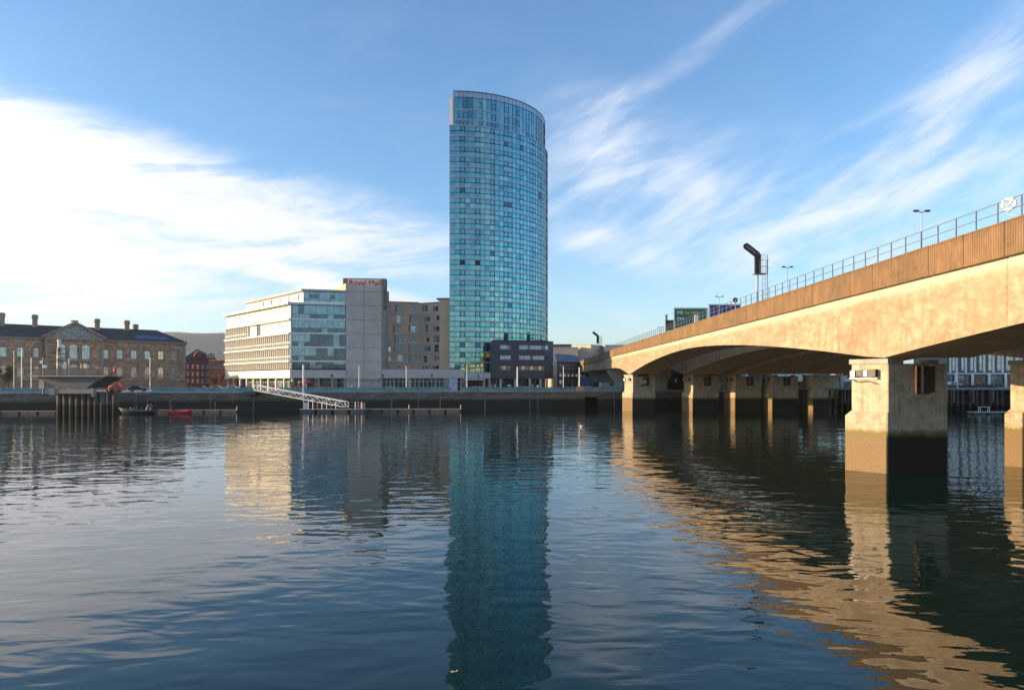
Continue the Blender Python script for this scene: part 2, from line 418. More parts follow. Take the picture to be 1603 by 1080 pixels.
# ------------------------------------------------------------------ quay wall of the far bank
def quay():
    q = thing('quay_wall', 'long dark stone quay wall with weedy tide line below the promenade', 'wall', (0, quay_y(0), 0))
    fr = Frame((Q0, quay_y(Q0)), (Q1, quay_y(Q1)))
    ucul = (WX(923, 188)-Q0)/fr.u.x
    w = MB(); ops = [(ucul-1.8, ucul+2.0, -2, 3.0)]
    wall_open(w, fr, 0, fr.L, -2, 2.95, ops, -.7, .35); w.box(0, fr.L, -.7, 0, 2.95, G-.32, fr)
    w.build('wall', QUAYM, q)
    MB().box(ucul-3, ucul+3, -.69, -.52, -2, 2.94, fr).build('culvert', mat('culvert_shade', (.008, .008, .008), 1., spec=0.), q)  # dark panel closing a shallow hole; its colour stands in for deep shade
    l = MB(); l.box(ucul-26, ucul-6, .0, .42, 2.95, 3.12, fr).build('ledge', mat('pale_ledge', (.24, .23, .17), .9), q)
    n = int(fr.L/3.2); proto = None; import_x = Q0
    for i in range(n):
        u = fr.L-(i+1)*3.2
        if fr(u, 0, 0).x < -150: break
        if proto is None:
            proto = MB().box(.015, 3.185, -.75, .12, 0, .34, lambda a, b, c: Vector((a*fr.u.x+b*fr.n.x, a*fr.u.y+b*fr.n.y, c))).build('coping_stone', COPE, q, origin=(0, 0, 0))
            proto.location = fr(u, 0, G-.32)-world_loc(q)
        else: inst(proto, q, fr(u, 0, G-.32)+Vector((0, 0, random.uniform(-.01, .012))))
    L0 = (-150-Q0)/fr.u.x
    MB().box(0, L0, -.75, .12, G-.32, G+.02, fr).build('coping', COPE, q)
    # timber fender posts
    proto = None
    for px in [232, 268, 338, 398, 505, 560, 614, 690, 760, 830, 962]:
        Y = 180/(1-.226*(px-801.5)/F); x = WX(px, Y)-.1
        if proto is None:
            m = MB(); m.box(-.16, .16, -.5, -.36, -1, 3.9); m.box(-.2, .2, -.52, -.34, 3.9, 4.05)
            proto = m.build('fender', mat('bleached_timber', (.17, .155, .13), .9, var=.3), q, origin=(0, 0, 0)); proto.location = Vector((x, quay_y(x), 0))-world_loc(q)
        else: inst(proto, q, (x, quay_y(x), random.uniform(-.6, 0)))
quay()
nb = thing('near_quay_wall', 'concrete edge of the near bank under the camera, outside the picture', 'wall', (0, .6, 0))
MB().box(-800, 900, .6, 1.0, -2, 5.42).build('wall', QUAYM, nb)

# ------------------------------------------------------------------ promenade railing with teal glass panels
def railing():
    segs = [(-158, WX(60, 150), 'left stretch of teal glass quay railing beside the wooden pier'),
            (WX(196, 150), WX(398, 163), 'teal glass quay railing between the wooden pier and the gangway'),
            (WX(432, 165), WX(704, 174), 'teal glass quay railing in front of the white office block'),
            (WX(722, 176), WX(902, 186), 'teal glass quay railing in front of the dark slate block'),
            (WX(912, 186), WX(985, 192), 'teal glass quay railing under the landward end of the bridge')]
    for a, b, lab in segs:
        t = thing('railing', lab, 'railing', (a, quay_y(a)+.3, G), 'quay railings'); fr = Frame((a, quay_y(a)+.35), (b, quay_y(b)+.35))
        n = max(1, round(fr.L/2.4)); w = fr.L/n; rot = lambda A, B, C: Vector((A*fr.u.x+B*fr.n.x, A*fr.u.y+B*fr.n.y, C))
        pp = MB().box(-.05, .05, -.04, .04, .02, 1.16, rot).build('post', STEEL, t, origin=(0, 0, 0)); gg = MB().box(.08, w-.08, -.012, .012, .1, 1.0, rot).build('glass_panel', RAILG, t, origin=(0, 0, 0))
        pp.location = fr(0, 0, G)-world_loc(t); gg.location = fr(0, 0, G)-world_loc(t)
        for i in range(1, n+1):
            inst(pp, t, fr(i*w, 0, G))
            if i < n: inst(gg, t, fr(i*w, 0, G))
        MB().box(0, fr.L, -.04, .04, G+1.165, G+1.23, fr).build('handrail', STEEL, t)
railing()

# ================================================================== GLASS TOWER
def tower():
    cx, cy, A, B = -17.8, 222.0, 29.3, 27.0
    def arc(a, b, n):
        N = 800; pts = [(cx+a*math.sin(i/N*math.pi/2*1.06), cy-b*math.cos(i/N*math.pi/2*1.06)) for i in range(N+1)]
        L = [0]
        for i in range(N): L.append(L[-1]+math.dist(pts[i], pts[i+1]))
        out = []; k = 0
        for j in range(n+1):
            t = L[-1]*j/n
            while k < N-1 and L[k+1] < t: k += 1
            f = (t-L[k])/(L[k+1]-L[k]); out.append((pts[k][0]+(pts[k+1][0]-pts[k][0])*f, pts[k][1]+(pts[k+1][1]-pts[k][1])*f))
        return out
    NP = 32; pl = arc(A, B, NP); ZT = 80.3; FH = 2.94; NF = 24
    t = thing('glass_tower', 'tall curved teal glass apartment tower rising behind the quay', 'tower', (cx, cy-B, G))
    back = [(cx+14, cy+16), (cx, cy+10)]
    ins = lambda pts, k: [(cx+(p[0]-cx)*k, cy+(p[1]-cy)*k) for p in pts]
    MB().prism(ins(pl, .975)+back, G, ZT).build('core', DARK, t)
    segs = [Frame(pl[i], pl[i+1], (pl[i][0]-cx+.01, pl[i][1]-cy)) for i in range(NP)]
    # spandrel band per storey
    def ring(z0, z1, d, pts, nm, mt, closed=True, lab=None):
        m = MB(); k = 1+d/28
        outer = ins(pts, k); inner = ins(pts, k-.02)
        for i in range(len(pts)-1):
            a, b, c, e = outer[i], outer[i+1], inner[i+1], inner[i]; m.prism([a, b, c, e], z0, z1)
        return m.build(nm, mt, t)
    for k in range(NF+1):
        z = ZT-k*FH; ring(z-.17, z+.17, .10, pl, 'spandrel_band', TBAND)
    tr = MB()
    for k in range(NF):
        z = ZT-k*FH-1.62
        for i, fr in enumerate(segs): tr.box(0, fr.L, -.05, .05, z-.035, z+.035, fr)
    tag(tr.build('transom', MULL, t), kind='stuff')
    mu = MB()
    for i, p in enumerate(pl):
        fr = segs[min(i, NP-1)]; u = 0 if i < NP else fr.L
        w = .045
        mm = MB().box(u-w, u+w, -.05, .09, ZT-NF*FH+.0, ZT+.2, fr)
        mm.build('mullion', MULL if i % 4 else TBAND, t)
    wl = segs[0].L
    rects = {'u': (ZT*0+.0, 1.32), 'l': (0, 1.05)}
    protoU = MB().box(-wl/2+.04, wl/2-.04, -.03, .0, -.62, .62).build('pane', TEAL[0], t, origin=(0, 0, 0))
    protoL = MB().box(-wl/2+.04, wl/2-.04, -.03, .0, -.57, .57).build('pane', TEAL[0], t, origin=(0, 0, 0))
    m = MB(); u0 = wl/2-.10
    m.box(-u0, u0, -.06, .03, -.64, -.54); m.box(-u0, u0, -.06, .03, .54, .64); m.box(-u0, -u0+.10, -.06, .03, -.54, .54); m.box(u0-.10, u0, -.06, .03, -.54, .54)
    protoW = m.build('window', MULL, t, origin=(0, 0, 0))
    wp = MB().box(-u0+.02, u0-.02, -.05, .0, -.6, .6).build('pane', TEAL[2], protoW, origin=(0, 0, 0))
    casc = {2, 5, 8, 11, 12, 15, 18, 19, 22}
    special = {(21, 2): TDARK, (21, 5): TDARK, (21, 8): TDARK, (22, 2): TDARK, (22, 8): TDARK, (13, 2): BLACK, (13, 5): BLACK, (12, 8): TDARK, (1, 11): TDARK, (1, 15): TDARK, (17, 12): TDARK, (7, 11): TDARK, (7, 12): TDARK, (6, 2): TDARK, (20, 22): TDARK}
    first = {}; npane = 0; nwin = 0; rest = MB()
    rng = random.Random(3)
    for k in range(NF):
        zt = ZT-k*FH
        for i in range(NP):
            fr = segs[i]; zu = zt-.17-.70; zl = zt-1.62-.05-.55
            mid = fr(fr.L/2, 0, 0)
            for row, zc in (('u', zu), ('l', zl)):
                mt = TEAL[min(5, int(abs(rng.gauss(0, 1.6))))]
                if row == 'l' and k < 23: mt = TEAL[(TEAL.index(mt)+rng.choice([0, 0, 1])) % 6]
                if k > 7 and i in (8, 9, 10, 24, 25) and rng.random() < .45: mt = TEAL[5]
                if (k in (14, 15, 16) and i == 23): mt = TEAL[4]
                tilt = rng.gauss(0, .004)
                if row == 'u' and i in casc and (k, i) in special or (row == 'u' and i in casc and nwin < 150 and i < 16):
                    gm = special.get((k, i), TEAL[2] if rng.random() < .8 else TEAL[0])
                    if 'w' not in first: w = protoW; first['w'] = 1; w.location = Vector((mid.x, mid.y, zc))-world_loc(t); w.rotation_euler = (0, 0, fr.ang)
                    else: w = inst(protoW, t, (mid.x, mid.y, zc), fr.ang)
                    if w is not protoW:
                        c = wp.copy(); COL.objects.link(c); c.parent = w; c.location = (0, 0, 0)
                    else: c = wp
                    c.material_slots[0].link = 'OBJECT'; c.material_slots[0].material = gm; nwin += 1
                    continue
                if k == 22 and i in (6, 7) and row == 'u': mt = TYEL if i == 7 else TEAL[5]
                if k == 5 and i in (21, 22): mt = TDARK
                if npane < 290 and i < 14 and row == 'u':
                    pr = protoU if row == 'u' else protoL
                    if pr.name not in first: first[pr.name] = 1; o = pr; o.location = Vector((mid.x, mid.y, zc))-world_loc(t)
                    else: o = inst(pr, t, (mid.x, mid.y, zc))
                    o.rotation_euler = (tilt, 0, fr.ang+rng.gauss(0, .003)); o.material_slots[0].link = 'OBJECT'; o.material_slots[0].material = mt; npane += 1
                else:
                    hz = .62 if row == 'u' else .57; rest.m(mt)
                    e = tilt*hz*1.8; f = rng.gauss(0, .006)
                    fr_ = fr; a = [fr_(.04, e+f, zc+hz), fr_(fr.L-.04, e-f, zc+hz), fr_(fr.L-.04, -e-f, zc-hz), fr_(.04, -e+f, zc-hz)]
                    rest.poly(a)
                    if row == 'u' and i in casc:
                        rest.m(MULL); c0 = zc-.62; c1 = zc+.62
                        rest.box(.1, fr.L-.1, 0, .03, c0, c0+.09, fr); rest.box(.1, fr.L-.1, 0, .03, c1-.09, c1, fr); rest.box(.1, .19, 0, .03, c0+.09, c1-.09, fr); rest.box(fr.L-.19, fr.L-.1, 0, .03, c0+.09, c1-.09, fr)
    bpy.data.objects.remove(protoL)
    tag(rest.build('glazing', None, t), kind='stuff')
    # crown: three taller storeys set back a little
    p2 = arc(A*.966, B*.975, NP); p2 = [(x+1.0-.9*(i/NP), y+.3) for i, (x, y) in enumerate(p2)]
    MB().prism(ins(p2, .975)+back, ZT-.4, 90.1).build('crown_core', DARK, t)
    lev = [ZT+.17, 82.3, 85.15, 88.75]; 
    for z in lev[1:3]: ring(z-.16, z+.16, .08, p2, 'spandrel_band', TBAND)
    ring(88.75, 90.25, .06, p2, 'crown_band', mat('crown_glass', (.38, .42, .47), .25, .5, var=.05)); ring(90.25, 90.5, .14, p2, 'coping', MULL)
    cs = [Frame(p2[i], p2[i+1], (p2[i][0]-cx+.01, p2[i][1]-cy)) for i in range(NP)]
    cg = MB()
    for i, fr in enumerate(cs):
        for a, b in zip(lev[:-1], lev[1:]):
            cg.m(TEAL[rng.choice([0, 0, 2, 4, 1])]); e = rng.gauss(0, .006)
            cg.poly([fr(.04, e, b-.16), fr(fr.L-.04, -e, b-.16), fr(fr.L-.04, e, a+.16), fr(.04, -e, a+.16)])
            if (i+1) % 3 == 0:
                cg.m(MULL); zc = a+(b-a)*.45; s_ = .8 if b-a > 2.5 else .5
                for z0, z1, q0, q1 in ((zc-s_, zc-s_+.1, .1, fr.L-.1), (zc+s_-.1, zc+s_, .1, fr.L-.1), (zc-s_+.1, zc+s_-.1, .1, .2), (zc-s_+.1, zc+s_-.1, fr.L-.2, fr.L-.1)):
                    cg.box(q0, q1, .01, .05, z0, z1, fr)
    tag(cg.build('crown_glazing', None, t), kind='stuff')
    for i in range(NP+1):
        fr = cs[min(i, NP-1)]; u = 0 if i < NP else fr.L; w = .16 if i % 5 == 0 else .05
        MB().box(u-w, u+w, -.04, .09, ZT+.17, 90.2, fr).build('mullion', TBAND if i % 5 == 0 else MULL, t)
    MB().box(cx-.15, cx+.85, cy-B+.6, cy-B+7, ZT+.2, 88.2).build('end_fin', WHITE, t)
    # foot: light fascia, entrance columns, recessed glass
    zf = ZT-NF*FH
    fr = Frame((cx-.4, cy-B-1.2), (cx+20.5, cy-B-1.2)); 
    MB().box(3.0, 12.2, -6, .0, 8.1, 9.55, fr).build('canopy', mat('pale_fascia', (.45, .45, .47), .6, var=.08), t)
    f2 = MB()
    for i in range(5): f2.box(3.0+i*2.3-.03, 3.0+i*2.3+.03, 0, .04, 8.1, 9.55, fr)
    f2.build('fascia_joint', MULL, t)
    for u in (3.4, 4.9, 10.0, 11.6): MB().box(u, u+.5, -.9, -.3, G, 8.1, fr).build('column', CONC, t)
    MB().box(3.2, 12.2, -3.4, -3.0, G, 8.1, fr).build('entrance_glass', BGLASS2, t)
    MB().box(4.4, 10.6, -1.4, .3, 7.55, 7.95, fr).build('entrance_canopy', mat('pale_fascia', (.45, .45, .47)), t)
tower()

# ================================================================== BRIDGES
# centre-lines: x offset of a girder's left face as a function of the station s (= Y while straight)
CURVE = [(190, 28.0, 190, 16.1), (205, 27.6, 205, 15.8), (220, 26.6, 220, 15.4), (236, 25.4, 236, 15.0), (252, 25.0, 252, 14.6),
         (268, 26.5, 267, 14.2), (286, 31, 284, 13.8), (306, 42, 300, 13.4), (332, 62, 313, 13.0), (372, 100, 322, 12.5)]
def station(s, dx):
    """returns x, y, top z and unit normal pointing right for left edge offset dx"""
    def base(q):
        if q <= 190: return Vector((28.0, q)), 16.1
        for a, b in zip(CURVE[:-1], CURVE[1:]):
            if q <= b[0]:
                f = (q-a[0])/(b[0]-a[0]); return Vector((a[1]+(b[1]-a[1])*f, a[2]+(b[2]-a[2])*f)), a[3]+(b[3]-a[3])*f
        return Vector((CURVE[-1][1], CURVE[-1][2])), CURVE[-1][3]
    p, z = base(s); d = (base(s+3)[0]-base(s-3)[0]).normalized(); n = Vector((d.y, -d.x))
    q = p+n*dx; return q.x, q.y, z
def soffit(s, near, far=165.):
    """underside height: haunched spans, low points at the piers"""
    top = 0
    if s <= far:
        span = far-near; c = (near+far)/2
        if s >= near: k = abs(s-c)/(span/2); return 8.8+3.6*(1-k**1.75)
        c = near-56; k = min(1, abs(s-c)/56); return 8.8+3.6*(1-k**1.75)
    e = min(1, (s-far)/24); z = 8.8+2.1*math.sin(e*math.pi/2)
    return min(z, station(s, 0)[2]-4.2)
def sweep(name, parent, mt, prof, s0, s1, ds, extra=None):
    """prof(s) -> closed list of (dx, z)"""
    ss = []; s = s0
    while s < s1-.01: ss.append(s); s += ds
    ss.append(s1)
    v = []; f = []; k = None
    for s in ss:
        pr = prof(s); k = len(pr)
        for dx, z in pr:
            x, y, _ = station(s, dx); v.append((x, y, z))
    for i in range(len(ss)-1):
        for j in range(k): a = i*k+j; b = i*k+(j+1) % k; f.append((a, b, b+k, a+k))
    f.append(tuple(range(k))); f.append(tuple(len(v)-k+j for j in reversed(range(k))))
    m = MB(); m.v = v; m.f = f; m.mi = [0]*len(f); return m.build(name, mt, parent)
def two_mats(o, other, test):
    o.data.materials.append(other)
    for p in o.data.polygons:
        if test(p): p.material_index = 1
def girder(parent, dx, w, near, s0, s1, overhang_l, overhang_r, top):
    def pr(s):
        zt = top(s); zb = soffit(s, near); zb = min(zb, zt-1.4)
        return [(dx, zt), (dx, zb), (dx+w, zb), (dx+w, zt)]
    o = sweep('girder', parent, GIRD, pr, s0, s1, 2.8)
    two_mats(o, SOFF, lambda p: p.normal.z < -.6)
    return o
def pier_mesh(parent, w, steps=True):
    """river pier; local origin at the front left corner at water level"""
    m = MB(); a = (-1.65, 2.35)
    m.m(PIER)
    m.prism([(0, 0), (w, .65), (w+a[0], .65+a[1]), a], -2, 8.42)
    m.box(.15, .9, .35, 1.4, 8.42, 8.72); m.box(w-1.5, w-.6, .8, 1.9, 8.42, 8.72)
    e = .5
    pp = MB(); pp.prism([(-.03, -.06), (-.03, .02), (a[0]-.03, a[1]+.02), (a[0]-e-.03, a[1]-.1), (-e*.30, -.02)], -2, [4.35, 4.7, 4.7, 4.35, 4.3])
    return m, pp
def bridge_pier(parent, x, y, w, fittings=True):
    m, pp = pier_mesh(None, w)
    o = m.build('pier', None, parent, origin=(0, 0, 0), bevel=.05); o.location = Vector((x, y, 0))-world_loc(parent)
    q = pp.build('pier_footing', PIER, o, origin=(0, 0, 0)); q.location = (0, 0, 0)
    c = MB(); c.prism([(-.05, -.05), (1.25, .12), (1.25-1.75, 2.6), (-1.8, 2.4)], 8.42, 8.80); c = c.build('bearing_cap', CONC, o, origin=(0, 0, 0)); c.location = (0, 0, 0)
    if fittings:
        k = MB(); rot = Frame((0, 0), (w, .65)); u0 = w*.43
        k.box(u0, u0+1.25, .0, .10, 6.1, 8.25, rot); k.box(u0+.02, u0+.14, .10, .3, 6.1, 8.25, rot); k.box(u0+1.28, u0+1.75, 0, .06, 6.2, 8.2, rot)
        h = k.build('access_hatch', mat('rusty_hatch', (.10, .055, .04), .7, .3, var=.4, scale=3), o, origin=(0, 0, 0)); h.location = (0, 0, 0)
        j = MB(); j.box(u0+.52, u0+.68, .10, .2, 6.15, 8.2, rot); h2 = j.build('hatch_rail', CONC, h, origin=(0, 0, 0)); h2.location = (0, 0, 0)
        n = MB(); fl = Frame((-1.65, 2.35), (0, 0), (-1, -.5))
        n.m(BLACK); n.box(.5, 1.05, .02, .35, 7.45, 7.95, fl); n.box(1.5, 2.1, .02, .4, 7.4, 8.0, fl)
        n.m(WSTEEL); n.box(.15, .5, .05, .45, 7.4, 7.9, fl); n.box(1.15, 1.45, .05, .4, 7.45, 7.9, fl)
        n.m(STEEL); n.box(.0, 2.2, .0, .3, 7.25, 7.33, fl)
        n.tube([fl(.1, .2, 7.2), fl(.6, .25, 7.0), fl(1.4, .25, 7.1), fl(2.1, .2, 6.85)], .035, 5)
        g = n.build('navigation_lights', None, o, origin=(0, 0, 0)); g.location = (0, 0, 0)
    return o
def land_pier(parent, s, dx, w, z):
    x, y, _ = station(s, dx+w/2)
    m = MB(); pts = [(x-1.7, G), (x+1.7, G), (x+1.8, z-4), (x+w/2, z-.25), (x-w/2, z-.25), (x-1.8, z-4)]
    m.slab([(p[0], p[1]) for p in pts], -.9, .9, lambda u, d, q: Vector((u, y-d, q)))
    return m.build('flared_pier', CONC, parent)
def rail_bridge():
    b = thing('railway_bridge', 'near concrete railway bridge with ribbed brown parapet and sunlit haunched girder', 'bridge', (28, 52.5, 0))
    top = lambda s: station(s, 0)[2]-1.95
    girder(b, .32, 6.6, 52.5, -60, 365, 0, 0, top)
    sweep('deck_slab', b, CONC, lambda s: [(.10, top(s)+.003), (.10, top(s)+.3), (9.3, top(s)+.3), (9.3, top(s)-.12), (7.2, top(s)-.45), (6.93, top(s)-.45), (6.93, top(s)+.003)], -60, 365, 2.8)
    # ribbed parapet panels
    L = 3.55
    def pan(L_, ribs):
        m = MB(); m.box(.0, .16, .03, L_-.03, -.0, 2.0)
        n = int((L_-.1)/.2) if ribs else 0
        for i in range(n):
            y0 = .07+i*.2
            v = [(-.045, y0+.03), (-.045, y0+.10), (-.0, y0+.135), (-.0, y0-.005)]
            m.prism(v, .02, 1.93)
        m.box(-.06, .2, .03, L_-.03, 1.93+.003, 2.02)
        return m
    proto = pan(L, True).build('parapet_panel', RIBC, b, origin=(0, 0, 0)); first = True
    s = -18.0
    while s < 190-L+.01:
        x, y, z = station(s, 0)
        if first: proto.location = Vector((28, s, 14.12))-world_loc(b); first = False
        else: inst(proto, b, (28+random.uniform(-.008, .008), s, 14.12+random.uniform(-.008, .008)))
        s += L
    while s < 360:
        x, y, z = station(s, 0); x2, y2, z2 = station(s+L, 0)
        m = MB(); fr = Frame((x, y), (x2, y2), (-1, 0))
        m.v = [tuple(fr(0, .0, z-1.98)), tuple(fr(fr.L-.03, 0, z2-1.98)), tuple(fr(fr.L-.03, 0, z2)), tuple(fr(0, 0, z)), tuple(fr(0, -.18, z-1.98)), tuple(fr(fr.L-.03, -.18, z2-1.98)), tuple(fr(fr.L-.03, -.18, z2)), tuple(fr(0, -.18, z))]
        m.f = [(0, 1, 2, 3), (4, 7, 6, 5), (0, 4, 5, 1), (1, 5, 6, 2), (2, 6, 7, 3), (3, 7, 4, 0)]; m.mi = [0]*6
        m.build('parapet_panel', RIBC, b); s += L
    # bridge railing
    post = MB().box(-.035, .035, -.03, .03, 0, 1.22).build('railing_post', STEEL, b, origin=(0, 0, 0))
    post.location = Vector((28.1, -8.6, 16.14))-world_loc(b)
    s = -8.6+1.85
    while s < 300:
        x, y, z = station(s, .1); inst(post, b, (x, y, z+.02)); s += 1.85
    for h in (.62, 1.2):
        pts = []; s = -18
        while s < 300: x, y, z = station(s, .1); pts.append((x, y, z+h+.02)); s += 6
        MB().tube(pts, .028, 5).build('handrail', STEEL, b)
    # track
    for dx in (3.2, 4.63, 6.2, 7.63):
        sweep('rail', b, DARK, lambda s, dx=dx: [(dx, top(s)+.5), (dx, top(s)+.303), (dx+.08, top(s)+.303), (dx+.08, top(s)+.5)], -60, 360, 6)
    far = sweep('parapet', b, CONC, lambda s: [(9.0, top(s)+.303), (9.0, top(s)+1.3), (9.25, top(s)+1.3), (9.25, top(s)+.303)], -60, 360, 6)
    bridge_pier(b, 28.8, 52.3, 5.0)
    bridge_pier(b, 29.2, 165, 5.6)
    bridge_pier(b, 28.8, -59.5, 5.0, False)
    for s in (204, 234, 262): land_pier(b, s, .5, 8.6, soffit(s, 52.5)+.1)
rail_bridge()
def road_bridge():
    b = thing('road_bridge', 'wide motorway bridge on parallel haunched girders just beyond the railway bridge', 'bridge', (44, 57, 0))
    top = lambda s: station(s, 0)[2]-2.1
    spec = [(13.3, 8.4, 54, 43.4), (25.2, 7.8, 57, 54.2), (34.2, 7.8, 60, 63.2), (44.0, 8, 63, 73.0)]
    for dx, w, near, xp in spec:
        girder(b, dx, w, near, -60, 365, 0, 0, top)
        bridge_pier(b, xp, near+.9, 6.3, False); bridge_pier(b, {43.4: 43.9, 54.2: 54.2, 63.2: 63.2, 73.0: 73.1}[xp], 165.6, 6.5, dx < 40)
        if dx > 14: bridge_pier(b, xp, near-112, 6.3, False)
        for s in (206, 236, 266): land_pier(b, s, dx, 8.4, soffit(s, 57)+.1)
    for a, c in ((13.1, 33.1), (33.6, 53.2)):
        sweep('deck_slab', b, CONC, lambda s, a=a, c=c: [(a, top(s)+.003), (a, top(s)+.35), (c, top(s)+.35), (c, top(s)+.003)], -60, 365, 2.8)
        sweep('parapet', b, CONC, lambda s, a=a: [(a, top(s)+.353), (a, top(s)+1.3), (a+.25, top(s)+1.3), (a+.25, top(s)+.353)], -60, 365, 2.8)
    sweep('parapet', b, CONC, lambda s: [(53, top(s)+.353), (53, top(s)+1.3), (53.2, top(s)+1.3), (53.2, top(s)+.353)], -60, 365, 2.8)
    sweep('roadway', b, ASPH, lambda s: [(13.36, top(s)+.353), (13.36, top(s)+.36), (32.9, top(s)+.36), (32.9, top(s)+.353)], -60, 365, 2.8)
road_bridge()
DZ = 14.35
def street_lamp(x, y, z, h, label, arm=.55, group='twin-arm street lamps on the motorway bridge'):
    t = thing('street_lamp', label, 'street lamp', (x, y, z), group)
    MB().tube([(x, y, z), (x, y, z+h)], .085, 8, .05).build('pole', STEEL, t)
    MB().tube([(x-arm, y, z+h+.12), (x-.1, y, z+h-.02), (x+.1, y, z+h-.02), (x+arm, y, z+h+.12)], .05, 6).build('arm', STEEL, t)
    for s in (-1, 1):
        m = MB(); m.box(x+s*(arm+.1)-.27, x+s*(arm+.1)+.27, y-.14, y+.14, z+h+.08, z+h+.22); m.box(x+s*(arm+.1)-.2, x+s*(arm+.1)+.2, y-.12, y+.12, z+h+.02, z+h+.08)
        m.build('lamp_head', DARK, t)
street_lamp(46.2, 77, DZ, 11.8, 'nearest and tallest looking twin-arm street lamp above the bridge parapet, far right')
street_lamp(46.2, 114.5, DZ, 11.8, 'twin-arm street lamp rising just right of the big railway signal')
street_lamp(46.8, 154, DZ, 11.8, 'twin-arm street lamp standing behind the blue road sign')
street_lamp(49.5, 228, DZ-1, 11.8, 'distant twin-arm street lamp left of the dark green road sign')
def rail_signal(px, y, label, k=1.0, top=22.9):
    x = WX(px, y); z0 = station(y, 0)[2]-1.6
    t = thing('railway_signal', label, 'signal', (x, y, z0), 'railway signals on the bridge')
    hp = top-z0
    MB().tube([(x, y, z0), (x, y, top-1.2)], .11, 8).build('post', STEEL, t)
    m = MB(); zc = top-2.9
    m.box(x-.38, x+.32, y-.25, y+.05, zc, zc+2.3); hd = m.build('signal_head', BLACK, t)
    g = MB()
    for q in (.45, .95, 1.45, 1.95): g.lathe(0, 0, [(.14, 0), (.16, .22), (.15, .23)], 8)
    g2 = MB()
    for i, q in enumerate((.45, .95, 1.45, 1.95)): g2.tube([(x-.05, y+.05, zc+q), (x-.05, y+.33, zc+q)], .15, 10)
    g2.build('lamp_hood', BLACK, hd)
    a = math.radians(38); f = MB(); q0 = Vector((x-.0, y-.1, top-.75)); d = Vector((-math.sin(math.radians(52)), 0, math.cos(math.radians(52)))); n = Vector((d.z, 0, -d.x))
    L = 1.75; w = .36; pts = []
    for i in range(9):
        th = math.pi*i/8; pts.append(q0+d*(L-w*0)+d*w*math.sin(th)+n*w*math.cos(th))
    pts += [q0-n*w, q0+n*w]
    f.slab([(p.x, p.z) for p in pts], -.12, .12, lambda u, dd, z: Vector((u, y-.1-dd, z))); fe = f.build('route_indicator', BLACK, t)
    l = MB()
    for i in range(5): c = q0+d*(.25+i*.35); l.tube([(c.x, y-.22, c.z), (c.x, y-.235, c.z)], .09, 8)
    l.build('indicator_lamp', mat('grey_lens', (.35, .35, .36), .3), fe)
    p = MB(); p.box(x-.5, x+.95, y-.5, y+.35, zc-.12, zc-.05)
    for h in (.75, 1.5):
        p.tube([(x-.5, y-.5, zc+h), (x+.95, y-.5, zc+h)], .03, 5); p.tube([(x+.95, y-.5, zc+h), (x+1.45, y+.3, zc+h)], .03, 5)
    for xx in (-.48, .1, .93): p.tube([(x+xx, y-.5, zc-.1), (x+xx, y-.5, zc+1.52)], .03, 5)
    p.tube([(x+1.2, y, zc-3.2), (x+1.2, y, zc+2.2)], .04, 5)
    p.build('platform', mat('rusty_platform', (.16, .12, .09), .7, .4, var=.4, scale=4), t)
    la = MB()
    for xx in (.42, .88): la.tube([(x+xx, y-.3, z0), (x+xx, y-.3, zc+2.3)], .03, 5)
    zz = z0+.3
    while zz < zc+2.2: la.tube([(x+.42, y-.3, zz), (x+.88, y-.3, zz)], .02, 4); zz += .32
    for k_ in range(5): zz = zc-3+k_*.75; la.tube([(x+.42, y-.3, zz), (x+.65, y-.95, zz), (x+.88, y-.3, zz)], .02, 4)
    tag(la.build('ladder', STEEL, t), kind='stuff')
rail_signal(1186, 81.8, 'tall black railway signal with slanted route indicator and ladder above the parapet', 1, 22.9)
rail_signal(936, 212, 'small distant railway signal silhouetted beside the dark slate block', 1, 22.0)
def trackside(px, y, z, label, disc):
    x = WX(px, y)
    t = thing('trackside_sign', label, 'sign', (x, y, 14.5))
    MB().tube([(x, y, 14.5), (x, y, z)], .05, 6).build('post', STEEL, t)
    if disc: MB().tube([(x, y-.03, z), (x, y+.03, z)], .33, 14).build('sign_disc', DARK, t)
    else: MB().box(x-.28, x+.28, y-.1, y+.1, z-1.1, z+.1).build('marker_board', WHITE, t)
trackside(1151, 87.6, 17.5, 'round dark trackside speed sign on a post behind the bridge railing', True)
trackside(1090, 106, 17.3, 'narrow white trackside marker board behind the bridge railing', False)
